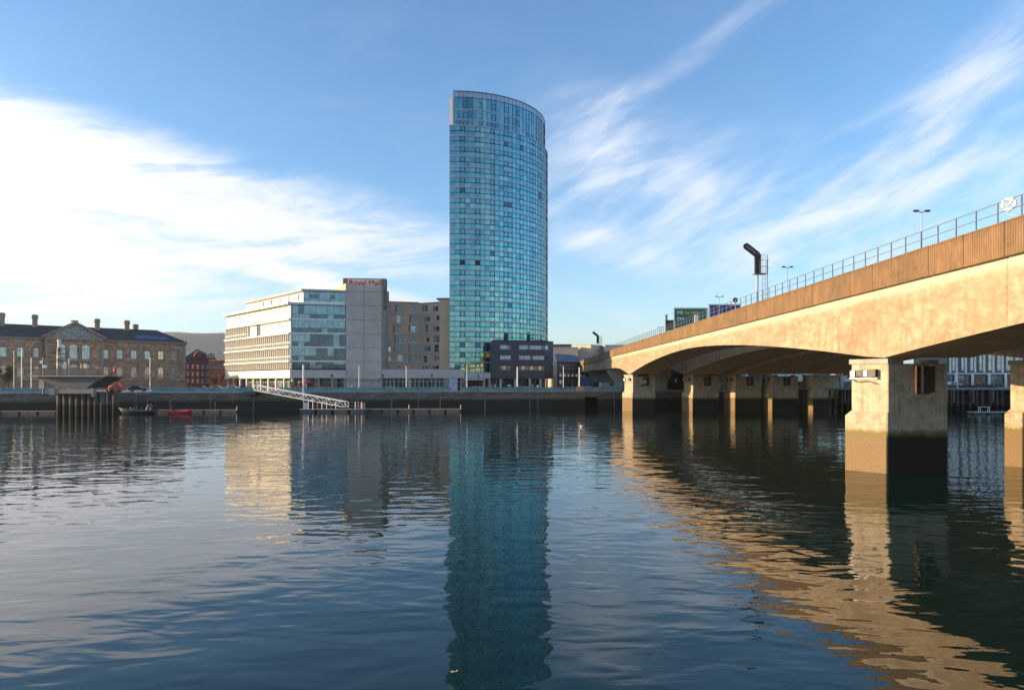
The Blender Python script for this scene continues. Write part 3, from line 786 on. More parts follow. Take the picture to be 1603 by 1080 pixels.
def gantry():
    y = 172
    t = thing('road_sign_gantry', 'motorway sign gantry with a green M3 board, a blue board and a black board', 'road sign', (42, y, DZ-.1))
    for x in (39.0, 58.5): MB().box(x-.25, x+.25, y+.3, y+.8, 14, 24.0).build('gantry_leg', STEEL, t)
    tr = MB()
    for zz in (20.6, 22.2): tr.box(38.8, 58.7, y+.35, y+.6, zz, zz+.2)
    for i in range(16): x = 39+i*1.22; tr.tube([(x, y+.5, 20.7+(i % 2)*1.5), (x+1.22, y+.5, 22.2-(i % 2)*1.5)], .06, 4)
    tag(tr.build('truss', STEEL, t), kind='stuff')
    GR = mat('sign_green', (.008, .105, .085), .5, var=.03); BL = mat('sign_blue', (.012, .035, .19), .5, var=.03)
    WT = mat('sign_white', (.75, .75, .72), .5, var=.02); YL = mat('sign_yellow', (.75, .55, .06), .5, var=.02)
    def board(x0, x1, z0, z1, mt):
        o = MB().box(x0, x1, y, y+.12, z0, z1).build('sign_board', mt, t); e = .12; f = MB()
        f.box(x0+.1, x1-.1, y-.02, y-.003, z1-.1-e, z1-.1); f.box(x0+.1, x1-.1, y-.02, y-.003, z0+.1, z0+.1+e); f.box(x0+.1, x0+.1+e, y-.02, y-.003, z0+.1+e, z1-.1-e); f.box(x1-.1-e, x1-.1, y-.02, y-.003, z0+.1+e, z1-.1-e)
        f.build('sign_border', WT, o); return o
    g = board(WX(1055, y), WX(1108, y), 20.3, 25.7, GR)
    for s, dx, z, sz, mt in (('M3', .8, 24.1, 1.15, WT), ('The WEST', 2.6, 24.15, .85, YL), ('(M1)', .8, 22.7, .9, WT), ('City centre', 2.9, 22.75, .8, WT)):
        if s == 'City centre': continue
        me = text_mesh(s, sz, .01); me.materials.append(mt); o = bpy.data.objects.new('sign_lettering', me); COL.objects.link(o); o.parent = g
        o.rotation_euler = (R(90), 0, 0); o.location = Vector((WX(1055, y)+dx, y-.02, z))-world_loc(g)
    board(WX(1108, y)+.25, WX(1160, y), 21.0, 26.6, BL)
    MB().box(WX(1042, y), WX(1055, y)-.1, y, y+.12, 20.0, 22.6).build('sign_board', BLACK, t)
gantry()
def lifebuoy(x, y, z, r, label, parent_posts=True, rz=0):
    t = thing('lifebuoy', label, 'lifebuoy', (x, y, z))
    WT = mat('lifebuoy_white', (.78, .76, .70), .5, var=.05); RD = mat('lifebuoy_red', (.55, .05, .03), .5, var=.05)
    n = 32; k = 8; m = MB(); ca, sa = math.cos(rz), math.sin(rz)
    for i in range(n):
        a = 2*math.pi*i/n
        for j in range(k):
            b = 2*math.pi*j/k; rr = r+.085*math.cos(b)
            u = rr*math.cos(a); w = .07*math.sin(b); m.v.append((x+u*ca-w*sa, y+u*sa+w*ca, z+rr*math.sin(a)))
    m.m(WT).m(RD)
    for i in range(n):
        for j in range(k):
            m.f.append((i*k+j, i*k+(j+1) % k, ((i+1) % n)*k+(j+1) % k, ((i+1) % n)*k+j)); m.mi.append(1 if i % 8 in (3,) else 0)
    m.build('ring', None, t, smooth=True); return t
lb_ = lifebuoy(27.9, 38.35, 16.98, .30, 'white lifebuoy tied to the bridge railing at the right edge', rz=R(-50))
rp = MB(); rp.tube([(28.05, 38.35, 17.35), (28.05, 38.2, 16.8), (28.02, 38.6, 16.45), (28.0, 38.0, 16.3)], .02, 4); rp.tube([(27.8, 38.55, 17.2), (27.85, 38.4, 16.85), (27.95, 38.2, 17.15)], .045, 5); rp.build('rope', WSTEEL, lb_)

# ================================================================== WHITE OFFICE BLOCK WITH CONCRETE CORE
def add_slab(t, fr, u0, u1, z0, z1, d0, d1, name, mt):
    return MB().box(u0, u1, d0, d1, z0, z1, fr).build(name, mt, t)
def office():
    C = (WX(455.5, 185), 185); FLp = (WX(354, 221), 221); E = (WX(541, 188), 188); K = (WX(597, 190), 190)
    t = thing('office_block', 'white glass fronted office block with concrete core and rooftop Royal Mail sign', 'office building', (C[0], C[1], G))
    fl = Frame(C, FLp, (-1, -1)); fr = Frame(C, E); fk = Frame(E, K)
    zs = [10.34, 12.7, 16.5, 20.3, 24.1, 28.1]
    # body behind glazing
    ins = 1.0
    a, b, c, d = fl(fl.L-.3, -ins, 0), fl(ins, -ins, 0)+Vector((.4, .6, 0)), fr(fr.L, -ins, 0), Vector((E[0]-2, 232, 0))
    MB().prism([(q.x, q.y) for q in (a, b, c, d, Vector((a.x+8, 236, 0)))], 8.3, 28.0).build('core', mat('dim_interior', (.10, .095, .085), .9, var=.5, scale=.35), t)
    # roof
    MB().prism([(q.x, q.y) for q in (fl(fl.L, .3, 0), fl(-.2, .5, 0), fr(fr.L, .3, 0), d, Vector((a.x+8, 238, 0)))], 28.0, 28.12).build('roof', CONC, t)
    # slabs
    for z in zs[1:-1]:
        MB().box(-.1, fl.L, -.9, .75, z-.22, z+.2, fl).build('floor_edge', WHITE, t)
        MB().box(.15, fr.L, -.9, .10, z-.2, z+.2, fr).build('floor_edge', WSTEEL, t)
    MB().box(-.1, fl.L, -.9, .95, 28.12, 28.75, fl).build('floor_edge', WHITE, t)
    MB().box(.15, fr.L, -.9, .25, 28.12, 28.7, fr).build('floor_edge', WHITE, t)
    # podium band
    MB().box(-.05, fl.L, -1.2, .35, 8.1, 10.3, fl).build('podium_fascia', CREAM, t)
    MB().box(0.3, fr.L, -1.2, .34, 8.1, 10.3, fr).build('podium_fascia', mat('grey_stone_fascia', (.50, .46, .43), .8, var=.06), t)
    # left face: fins and glass
    n = 34; w = fl.L/n; FINM = mat('cream_fin', (.74, .69, .60), .55, var=.05)
    for q in range(5):
        z0, z1 = zs[q]+.2, zs[q+1]-.22
        hide = (q == 4) or (q == 3)
        g = MB()
        for i in range(n):
            cream = (q == 4) or (q == 3 and i < 21 and i not in (15, 16))
            g.m(CREAM if cream else (BGLASS2 if (i*7+q*3) % 5 else BGLASS)); g.box(i*w+.04, (i+1)*w-.04, -.45, -.35, z0, z1, fl)
        tag(g.build('glazing', None, t), kind='stuff')
        f = MB()
        for i in range(n+1):
            if q == 4 or (q == 3 and i < 21): f.box(i*w-.03, i*w+.03, -.35, -.28, z0, z1, fl)
            else: f.box(i*w-.10, i*w+.10, -.35, .28, z0, z1, fl)
        tag(f.build('vertical_fins', FINM, t), kind='stuff')
        if q in (1, 2) or q == 3: MB().box(0 if q < 3 else 21*w, fl.L, .30, .36, z0+.95, z0+1.15, fl).build('guard_rail', WHITE, t)
    # front face panes: each pane a part
    n = 9; w = (fr.L-.5)/n
    rng = random.Random(5)
    pu = {}
    for q in range(5):
        z0, z1 = zs[q]+.2, zs[q+1]-.2
        for row, (a0, a1) in enumerate(((z0, z0+1.2), (z0+1.25, z1))):
            if a1-a0 < .5: continue
            for i in range(n):
                lower = row == 0
                mt = BGLASS2 if (lower and rng.random() < .75) or (not lower and rng.random() < .28) else BGLASS
                key = round(a1-a0, 2)
                if key not in pu: pu[key] = o = MB().box(-w/2+.04, w/2-.04, -.03, .03, -(a1-a0)/2+.03, (a1-a0)/2-.03).build('pane', mt, t, origin=(0, 0, 0)); o.location = fr(.35+w*(i+.5), -.12, (a0+a1)/2)-world_loc(t); o.rotation_euler = (0, 0, fr.ang)
                else: o = inst(pu[key], t, fr(.35+w*(i+.5), -.12, (a0+a1)/2), fr.ang+rng.gauss(0, .003))
                o.material_slots[0].link = 'OBJECT'; o.material_slots[0].material = mt
        g = MB()
        for i in range(n+1): g.box(.35+i*w-.045, .35+i*w+.045, -.2, -.03 if i not in (5,) else .06, z0, z1, fr)
        if z1-z0 > 2.5: g.box(.35, fr.L-.1, -.2, -.06, z0+1.19, z0+1.27, fr)
        tag(g.build('mullions', STEEL, t), kind='stuff')
        MB().box(-.12, .28, -.4, .0, z0, z1, fr).build('corner_glass', BGLASS, t)
    # penthouse storey
    off = 3.2
    pf = Frame((fr(off, -.6, 0).x, fr(off, -.6, 0).y), (fr(fr.L, -.6, 0).x, fr(fr.L, -.6, 0).y))
    p0 = fr(off, -.6, 0); p1 = p0+Vector((fl.u.x, fl.u.y, 0))*(fl.L*.83); pl = Frame((p0.x, p0.y), (p1.x, p1.y), (-1, -1))
    MB().box(0, pf.L, -.2, 0, 28.9, 31.7, pf).build('penthouse_glazing', BGLASS, t)
    g = MB()
    for i in range(9): g.box(i*pf.L/8-.04, i*pf.L/8+.04, 0, .06, 28.75, 31.7, pf)
    g.box(0, pf.L, .0, .05, 29.7, 29.8, pf); tag(g.build('mullions', STEEL, t), kind='stuff')
    for i in (1, 2, 5): MB().box(i*pf.L/8+.08, (i+1)*pf.L/8-.08, .002, .03, 29.85, 31.0, pf).build('pane', BGLASS2, t)
    MB().box(0, pl.L, -.3, 0, 28.75, 31.7, pl).build('penthouse_wall', CREAM, t)
    for i in range(5): MB().box(3+i*6, 3.3+i*6, 0.001, .25, 29.6, 31.2, pl).build('wall_light', STEEL, t)
    q0, q1, q2 = pl(-.6, .9, 0), pf(pf.L, .9, 0), pl(pl.L, .9, 0)
    MB().prism([(q0.x, q0.y), (q1.x, q1.y), (q1.x-2, q1.y+10), (q2.x+6, q2.y+7), (q2.x, q2.y)], 31.7, 32.25).build('roof_slab', mat('pale_roof_slab', (.45, .41, .36), .6), t)
    # concrete core wall: panels
    PM = mat('core_panel_concrete', (.50, .44, .385), .8, var=.10, scale=.25, streak=.18, bump=.01)
    body = fk
    MB().prism([(E[0]+.02, E[1]+.2), (K[0], K[1]+.2), (K[0], K[1]+12), (E[0]+.02, E[1]+12)], G, 33.55).build('core_wall', CONC, t)
    rows = [8.1, 12.7, 16.5, 20.3, 24.1, 28.1, 32.0, 33.7]; um = fk.L*.51; MB().box(0, fk.L, -.25, -.21, 8.1, 33.6, fk).build('joint_backing', DARK, t)
    for a0, a1 in zip(rows[:-1], rows[1:]):
        for u0, u1 in ((0, um), (um, fk.L)):
            MB().box(u0+.05, u1-.05, -.2, random.uniform(.0, .02), a0+.05, a1-.05, fk).build('concrete_panel', PM, t)
    MB().box(-16, .0, -2.2, -1.6, 28.1, 33.0, Frame(E, (E[0]+10, E[1]-.0))).build('upper_wall', CREAM, t) if False else None
    ul = MB(); e0 = fk(0, -.4, 0); e1 = e0+Vector((-7.5, 9, 0)); f3 = Frame((e0.x, e0.y), (e1.x, e1.y), (-1, -1)); ul.slab([(0, 32.25), (f3.L, 32.25), (f3.L, 33.0), (0, 34.2)], -.3, 0, f3)
    ul.build('stair_wall', mat('tan_render', (.60, .46, .30), .8, var=.06), t)
    # rooftop sign box
    sf = Frame((WX(537, 192), 192), (WX(604.5, 193), 193))
    s = MB(); s.box(0, sf.L, -3.0, -.0, 28, 36.2, sf); s.build('sign_box', mat('brown_grey_render', (.20, .17, .15), .8, var=.08), t)
    sb = MB().box(1.35, sf.L-1.3, .01, .14, 33.9, 35.95, sf).build('sign_board', mat('salmon_board', (.80, .56, .42), .6, var=.05), t)
    me = text_mesh('Royal Mail', 2.05, .05); me.materials.append(mat('sign_red', (.30, .018, .012), .5, var=.05))
    xs = [v.co.x for v in me.vertices]; wid = max(xs)-min(xs); k = (sf.L-3.2)/wid
    o = bpy.data.objects.new('sign_lettering', me); COL.objects.link(o); o.parent = sb; o.rotation_euler = (R(90), 0, sf.ang); o.scale = (k, 1.0, 1)
    o.location = sf(1.6, .22, 34.25)-world_loc(t)
    # ground floor: columns and shop glass
    for fx, n in ((fl, 9), (fr, 4)):
        for i in range(n+1):
            u = max(.3, min(fx.L-.3, i*fx.L/n)); MB().box(u-.22, u+.22, -.8, -.3, G, 8.1, fx).build('column', CREAM if fx is fl else CONC, t)
    for fx, n in ((fl, 26), (fr, 12), (fk, 7)):
        g = MB(); ww = fx.L/n
        for i in range(n): MB().box(i*ww+.04, (i+1)*ww-.04, -2.5, -2.4, G+.1, 8.1, fx).build('shop_window', [SHOPG, BGLASS2, SHOPG, PGLASS][random.randrange(4)], t)
        for i in range(n+1): g.box(i*ww-.04, i*ww+.04, -2.45, -2.3, G, 8.1, fx)
        g.box(0, fx.L, -2.45, -2.32, 6.9, 7.0, fx); tag(g.build('mullions', STEEL, t), kind='stuff')
    MB().prism([(fk(0, 0, 0).x, fk(0, 0, 0).y-.3), (fk(fk.L, 0, 0).x, fk(fk.L, 0, 0).y-.3), (K[0], K[1]+2.2), (E[0], E[1]+2.2)], 7.7, 8.1).build('soffit', CONC, t)
office()

# ================================================================== TAN APARTMENT BLOCK AND ITS PODIUM
TAN = mat('tan_render_wall', (.54, .39, .28), .85, var=.07, scale=.3, streak=.15)
def apartments():
    pts = [(597.5, 200), (656, 203), (688, 199.6)]
    t = thing('apartment_block', 'tan rendered apartment block with scattered small windows left of the glass tower', 'apartment building', (WX(640, 202), 202, G))
    zr = [WZ(y, 202) for y in (483.5, 499.5, 515, 531.5, 546.5, 561.5, 575.5)]
    cols = [[605.5, 624.0, 647.5], [668.0, 683.5]]
    for si in range(2):
        a, b = pts[si], pts[si+1]; fr = Frame((WX(a[0], a[1]), a[1]), (WX(b[0], b[1]), b[1]))
        ops = []
        rng = random.Random(si+2)
        for r, zc in enumerate(zr):
            for c in cols[si]:
                px = c+rng.uniform(-2.8, 2.8); u = (px-a[0])/(b[0]-a[0])*fr.L; hw = rng.choice([.6, .75, .8, 1.2]) if si == 0 else rng.choice([.6, .8]); hh = rng.choice([1.15, 1.0, .75]) if r < 6 else .55
                zc = zr[r]+rng.uniform(-.15, .15)
                ops.append((u-hw, u+hw, zc-hh, zc+hh))
        w = MB(); wall_open(w, fr, 0, fr.L, 8, 30.4 - .25*si, ops); 
        w.build('wall', TAN, t)
        for i, o in enumerate(ops):
            gm = [BGLASS2, BGLASS2, BGLASS, PGLASS][rng.randrange(4)]
            make_window(t, fr, *o, WSTEEL, gm, mull=(.42,) if o[1]-o[0] > 1.8 else (), trans=(.48,) if o[3]-o[2] > 1.5 else ())
        # slim coloured infill strips beside some windows
        for i, o in enumerate(ops):
            if rng.random() < .42: MB().box(o[0]-.55, o[0]-.08, .002, .05, o[2], o[3], fr).build('infill_panel', [mat('rust_panel', (.24, .11, .06)), mat('grey_panel', (.22, .21, .22)), mat('dark_tan_panel', (.20, .15, .12))][rng.randrange(3)], t)
        for z in [zz+1.22 for zz in zr[1:]]: MB().box(0, fr.L, .0, .03, z+.02, z+.08, fr).build('storey_joint', mat('dark_tan_panel', (.20, .15, .12)), t)
        MB().box(0, fr.L, -.6, .12, 30.4-.25*si, 30.7-.25*si, fr).build('coping', mat('dark_tan_panel', (.20, .15, .12)), t)
    a = (688.0, 197.4); b = (706.5, 197); fr = Frame((WX(a[0], a[1]), a[1]), (WX(b[0], b[1]), b[1]))
    MB().box(0, fr.L, -4, 0, 8, 30.9, fr).build('end_wing', mat('light_tan_render', (.56, .40, .26), .85, var=.05, scale=.3), t)
    MB().box(-.9, fr.L, -4.2, .2, 30.9, 31.25, fr).build('wing_roof', mat('dark_tan_panel', (.20, .15, .12)), t)
    x0, x1 = WX(597.5, 200), WX(706, 199)
    MB().prism([(x0, 200.8), (WX(656, 203), 203.7), (x1, 201.5), (x1+1, 217), (x0, 217)], G, 30.2).build('core', DARK, t)
    # podium
    p = thing('podium', 'low pale podium with shop windows running between the concrete core and the glass tower', 'building', (WX(600, 190), 190, G))
    fr = Frame((WX(597.3, 190.2), 190.2), (WX(727, 193), 193))
    FM = mat('podium_stone', (.46, .43, .40), .8, var=.06, scale=.3)
    n = 6
    for i in range(n): MB().box(i*fr.L/n+.02, (i+1)*fr.L/n-.02, -.5, 0, 8.1, 10.55, fr).build('fascia_panel', FM, p)
    MB().box(0, fr.L, -12, -.52, 8.1, 10.5, fr).build('roof', CONC, p)
    n = 20; w = fr.L/n
    for i in range(n):
        if i == 18: continue
        MB().box(i*w+.04, (i+1)*w-.04, -1.7, -1.6, G+.1, 8.1, fr).build('shop_window', [SHOPG, BGLASS2, SHOPG, PGLASS, SHOPG][random.randrange(5)], p)
    g = MB()
    for i in range(n+1): g.box(i*w-.05, i*w+.05, -1.65, -1.5, G, 8.1, fr)
    g.box(0, fr.L, -1.65, -1.52, 7.1, 7.2, fr); tag(g.build('mullions', WSTEEL, p), kind='stuff')
    MB().box(fr.L-4.4, fr.L-1.9, -1.5, -.2, G, 8.1, fr).build('render_panel', mat('pale_blue_panel', (.40, .43, .50), .6), p)
    for i in (3, 8, 13): MB().box(i*w-.15, i*w+.15, -1.0, -.7, G, 8.1, fr).build('column', CONC, p)
    # upper glazing of podium seen left of tower foot handled by tower
apartments()

# ================================================================== DARK SLATE BLOCK
def slate_block():
    SL = mat('dark_slate_cladding', (.048, .055, .070), .6, var=.10, scale=.5, stretch=(1, 1, 4))
    A, B_, C_ = (WX(771.5, 192), 192), (WX(853, 195), 195), (WX(866, 200), 200)
    t = thing('slate_clad_block', 'low dark slate block with ribbon windows at the foot of the glass tower', 'building', (A[0], A[1], G))
    fr = Frame(A, B_); f2 = Frame(B_, C_, (1, -1))
    u = lambda px: (px-771)/(853-771)*fr.L
    ops = []
    for y0, y1 in ((540.2, 546.8), (556.6, 563.3), (573.0, 579.2)):
        z0, z1 = WZ(y1, 193.3), WZ(y0, 193.3); ops += [(u(782.5), u(799), z0, z1), (u(812), u(852), z0, z1)]
    w = MB(); wall_open(w, fr, 0, fr.L, 8.0, 18.6, ops); w.build('wall', SL, t)
    ops2 = [(0.02, f2.L*.45, o[2], o[3]) for o in ops[1::2]]
    w = MB(); wall_open(w, f2, 0, f2.L, 8.0, 18.6, ops2); w.build('wall', SL, t)
    WHG = mat('bright_blind_glass', (.50, .52, .52), .35, .2, var=.3, scale=.9)
    for o in ops: 
        nn = 4 if o[1]-o[0] < 5 else 9; ww = (o[1]-o[0])/nn
        for i in range(nn):
            if o[2] < 11 : gm = [BGLASS2, PGLASS][i % 3 == 1]
            else: gm = WHG if (i*3+int(o[2])) % 5 else BGLASS2
            make_window(t, fr, o[0]+i*ww, o[0]+(i+1)*ww, o[2], o[3], STEEL, gm, d=-.12, t=.05)
    for o in ops2: make_window(t, f2, *o, STEEL, BGLASS, d=-.12, t=.06)
    MB().box(-.1, fr.L, -.8, .12, 18.6, 18.85, fr).build('coping', BLACK, t); MB().box(0, f2.L, -.8, .12, 18.6, 18.85, f2).build('coping', BLACK, t)
    MB().prism([(A[0]+.1, A[1]+.6), (B_[0], B_[1]+.6), (C_[0]-.5, C_[1]), (C_[0]-.5, C_[1]+14), (A[0]+.1, A[1]+3.6)], 8.0, 18.55).build('core', BLACK, t)
    MB().box(0, .5, -3.4, -.52, 8, 18.6, fr).build('side_wall', SL, t)
    for px in (783.5, 806.5, 829.5, 846, 856.5):
        MB().box(u(px)-.3, u(px)+.3, -.75, -.15, G, 8.0, fr).build('column', CONC, t)
    sm_ = MB()
    for zz in (9.1, 10.2, 13.4, 16.2, 18.0): sm_.box(0, fr.L, .0, .025, zz, zz+.06, fr)
    for i in range(1, 12):
        uu = fr.L*i/12
        for a0, a1 in ((8.0, ops[4][2]), (ops[4][3], ops[2][2]), (ops[2][3], ops[0][2]), (ops[0][3], 18.6)): sm_.box(uu-.03, uu+.03, .0, .022, a0+.06, a1-.06, fr)
    tag(sm_.build('cladding_seams', mat('seam_grey', (.10, .11, .125), .5), t), kind='stuff')
    n = 14; w = fr.L/n
    for i in range(n): MB().box(i*w+.03, (i+1)*w-.03, -2.1, -2.0, G, 8.0, fr).build('shop_window', mat('maroon_infill', (.07, .03, .04), .5) if i in (6, 7, 0) else BGLASS2, t)
    for k_, px in enumerate((776.5, 797, 800, 836)): MB().box(u(px)-.3, u(px)+.3, -1.99, -1.95, 5.6+.2*(k_ % 2), 6.3, fr).build('window_notice', WHITE, t)
    MB().box(0, fr.L, -3, -1.0, 7.7, 7.99, fr).build('soffit', BLACK, t)
slate_block()

# ================================================================== CUSTOM-HOUSE STYLE STONE BUILDING
def ashlar(nt, c, x, y, z):
    h = ((z-4.6)/.62); row = h._m('FLOOR'); j = h._m('FRACT').sm(.0, .10, 1, 0)
    n = noise(nt, vec(nt, x*.9, y*.9, row*3.7), 1.0, 2, .5)
    c = mixc(nt, n.sm(.4, .6)*.55, c, (.14, .095, .07)); c = mixc(nt, j*.4, c, (.07, .05, .04))
    d = noise(nt, vec(nt, x*.12, y*.12, z*.3), 1.0, 5, .65)
    return mixc(nt, d.sm(.5, .7)*.6, c, (.10, .07, .052))
STONE = mat('sooty_sandstone', (.60, .35, .20), .9, var=.2, scale=.8, bump=.04, bscale=2.5, extra=ashlar)
STONE2 = mat('carved_sandstone', (.38, .275, .19), .9, var=.3, scale=2.5, bump=.05, bscale=6)
SLATE = mat('slate_roof', (.062, .056, .054), .85, var=.3, scale=.6, stretch=(.5, .5, 3), bump=.02)
def custom_house():
    L0, L1 = Vector((-161.2, 215)), Vector((-119.0, 249)); d = (L1-L0).normalized(); p0 = L0-d*16
    fr = Frame(p0, L1)
    def U(px):
        k = (px-801.5)/F; return (p0.x-k*p0.y)/(k*d.y-d.x)
    t = thing('custom_house', 'long sooty sandstone classical building with pediment and five chimneys on the left', 'public building', (L1.x-20, L1.y-16, G))
    ue, ua, ub = fr.L, U(70), U(161)
    def ch_wall(u0, u1, dd, ups, lows, zt):
        ops = [(c-.85, c+.85, 15.1, 18.0) for c in ups]+[(c-.85, c+.85, 8.7, 11.4) for c in lows]
        w = MB(); wall_open(w, fr, u0, u1, G, zt, ops, -1.0+dd, dd); w.build('wall', STONE, t)
        for o in ops:
            make_window(t, fr, *o, WSTEEL, PGLASS, d=dd-.3, t=.09, mull=(.5,), trans=(.5,))
        for c in ups:
            s = MB(); s.box(c-1.2, c+1.2, dd+.003, dd+.22, 14.7, 15.05, fr); s.slab([(c-1.45, 18.55), (c+1.45, 18.55), (c, 19.3)], dd+.003, dd+.35, fr); s.box(c-1.3, c-.9, dd+.003, dd+.15, 15.08, 18.5, fr); s.box(c+.9, c+1.3, dd+.003, dd+.15, 15.08, 18.5, fr)
            s.build('window_surround', STONE2, t)
        for c in lows:
            s = MB(); m = 8; ou = [(c+1.25*math.cos(math.pi*i/m), 11.2+1.25*math.sin(math.pi*i/m)) for i in range(m+1)]; inn = [(c+.86*math.cos(math.pi*i/m), 11.2+.86*math.sin(math.pi*i/m)) for i in range(m+1)]
            for i in range(m): s.slab([ou[i], ou[i+1], inn[i+1], inn[i]], dd+.003, dd+.16, fr)
            s.build('window_arch', STONE2, t)
            s = MB().slab([(c+.84*math.cos(math.pi*i/m), 11.42+.82*math.sin(math.pi*i/m)) for i in range(m+1)], dd+.004, dd+.05, fr).build('fanlight', PGLASS, t)
        for c in ups: MB().box(c-1.0, c+1.0, dd+.003, dd+.06, 19.75, 20.35, fr).build('attic_panel', mat('pale_attic_panel', (.42, .40, .37), .7, var=.3, scale=3), t)
    rw = [U(p) for p in (165.5, 187.4, 209.6, 231, 251.6, 271.7)]; lw = [U(p) for p in (5, 32, 57.7)]+[U(-16)]
    ch_wall(ub, ue, 0, rw, rw, 21.0); ch_wall(0, ua, 0, lw, lw, 21.0)
    # cornices and strings
    for u0, u1, dd in ((0, ua, 0), (ub, ue+.4, 0), (ua, ub, 1.8)):
        MB().box(u0, u1, dd-1.0, dd+.7, 21.0, 21.35, fr).build('cornice', STONE2, t); MB().box(u0, u1, dd-.8, dd+.45, 20.6, 20.97, fr).build('frieze', STONE2, t)
        MB().box(u0, u1, dd-.5, dd+.3, 13.9, 14.4, fr).build('string_course', STONE2, t); MB().box(u0, u1, dd-.5, dd+.35, 7.4, 7.75, fr).build('string_course', STONE2, t)
        s = MB(); nn = int((u1-u0)/.75)
        for i in range(nn): s.box(u0+i*.75+.1, u0+i*.75+.45, dd+.46, dd+.68, 20.62, 20.97, fr)
        tag(s.build('brackets', STONE2, t), kind='stuff')
    for c in (U(72.5), U(158), U(219.5), U(288), U(63)):
        dd = 1.8 if c > ua and c < ub else 0
        MB().box(c-.5, c+.5, dd+.003, dd+.2, 7.8, 20.55, fr).build('pilaster', STONE2, t)
    # central pavilion
    big = [U(p) for p in (95, 114, 133.5)]; ops = [(c-1.15, c+1.15, 14.6, 18.2) for c in big]+[(c-1.0, c+1.0, 8.3, 11.8) for c in big]
    w = MB(); wall_open(w, fr, ua, ub, G, 21.0, ops, -.2, 1.8); w.build('wall', STONE, t)
    for o in ops: make_window(t, fr, *o, WSTEEL, PGLASS if o[2] > 12 else BGLASS2, d=1.3, t=.12, mull=(.33, .67), trans=(.4, .75))
    for c in big:
        for r_, zc, z2 in ((1.2, 18.2, 0), (1.05, 11.8, 0)):
            s = MB(); m = 10; 
            for i in range(m):
                a0, a1 = math.pi*i/m, math.pi*(i+1)/m; q = r_+.45
                s.slab([(c+q*math.cos(a0), zc+q*math.sin(a0)), (c+q*math.cos(a1), zc+q*math.sin(a1)), (c+r_*math.cos(a1), zc+r_*math.sin(a1)), (c+r_*math.cos(a0), zc+r_*math.sin(a0))], 1.803, 2.05, fr)
            s.build('window_arch', STONE2, t)
            MB().slab([(c+(r_-.02)*math.cos(math.pi*i/m), zc+(r_-.02)*math.sin(math.pi*i/m)) for i in range(m+1)], 1.804, 1.86, fr).build('fanlight', PGLASS, t)
    for c in (U(88), U(104.5), U(123.7), U(141)): MB().tube([fr(c, 2.2, 14.5), fr(c, 2.2, 18.6)], .22, 8, .19).build('column', STONE2, t)
    MB().box(U(86), U(143), 1.803, 2.5, 13.7, 14.5, fr).build('balcony', STONE2, t)
    # pediment
    m0, m1 = ua-.6, ub+.6; mc = (m0+m1)/2; zp = 26.4
    s = MB(); s.slab([(m0, 21.36), (m1, 21.36), (mc, zp)], -.5, 1.6, fr).build('tympanum', mat('carved_pale_tympanum', (.36, .35, .33), .9, var=.6, scale=2.2, bump=.15, bscale=3), t)
    for a, b in (((m0-.3, 21.36), (mc, zp)), ((m1+.3, 21.36), (mc, zp))):
        MB().slab([a, (b[0], b[1]), (b[0], b[1]+.75), (a[0], a[1]+.55)], -.6, 2.5, fr).build('raking_cornice', STONE2, t)
    sc = MB(); rng = random.Random(8)
    for i in range(60):
        q = rng.uniform(-1, 1); h = (1-abs(q))*(zp-22.6); u = mc+q*(m1-m0)/2*.8; z = 21.8+rng.uniform(0, max(.1, h)); r_ = rng.uniform(.15, .42)
        sc.tube([fr(u, 1.55, z), fr(u+rng.uniform(-.3, .3), 1.85, z+rng.uniform(-.3, .4))], r_, 6, r_*.5)
    tag(sc.build('carved_figures', mat('carved_pale_figures', (.42, .41, .39), .85, var=.3, scale=4), t), kind='stuff')
    # roofs: long hipped slate roof
    dp = 16; rz = 26.0
    def roof(u0, u1, hip0, hip1, name='roof'):
        a, b, c, e = fr(u0, .75, 21.36), fr(u1, .75, 21.36), fr(u1, -dp, 21.36), fr(u0, -dp, 21.36); r0, r1 = fr(u0+hip0, -dp/2, rz), fr(u1-hip1, -dp/2, rz)
        m = MB(); m.poly([a, b, r1, r0]).poly([b, c, r1]).poly([c, e, r0, r1]).poly([e, a, r0]).poly([a, e, c, b]); return m.build(name, SLATE, t)
    roof(0, ue+.6, 0, 8.5)
    pr = MB(); pr.poly([fr(m0, 1.4, 21.4), fr(mc, 1.4, zp+.6), fr(mc, -7, zp+.6), fr(m0, -7, 21.4)]).poly([fr(m1, 1.4, 21.4), fr(mc, 1.4, zp+.6), fr(mc, -7, zp+.6), fr(m1, -7, 21.4)]); pr.build('roof', SLATE, t)
    MB().slab([(U(214), 22.2), (U(268), 22.2), (U(262), 23.6), (U(213), 23.6)], -2.6, -2.3, lambda u, dd, z: fr(u, .75-(z-21.36)/(rz-21.36)*(8.75)+.06+(dd+2.6)*.3, z)).build('roof_light', mat('blue_roof_glass', (.10, .15, .24), .15, .5), t)
    MB().box(.5, ue-.2, -dp+.2, -1.0, G, 21.3, fr).build('core', DARK, t)
    MB().box(ue-.9, ue-.0, -dp+.2, -1.01, G, 21.0, fr).build('end_wall', STONE, t)
    for px, y0, ddp in ((3, 489.5, -7), (54.5, 492.5, -7), (152, 499, -7), (198.5, 501.5, -7.5), (212, 507.5, -9)):
        u = U(px)+2; 
        Yc = fr(u, ddp, 0).y; k_ = (px-801.5)/F
        # find u so that the chimney sits on the ray through px at that depth
        for _ in range(30): q = fr(u, ddp, 0); u += (k_*q.y-q.x)*.8
        q = fr(u, ddp, 0); zt = 7+(598-y0)*q.y/F
        m = MB(); m.box(u-.75, u+.75, ddp-.7, ddp+.7, 24.0, zt-1.3, fr); m.box(u-1.0, u+1.0, ddp-.9, ddp+.9, zt-1.3, zt-1.0, fr); m.box(u-.85, u+.85, ddp-.75, ddp+.75, zt-1.0, zt-.5, fr)
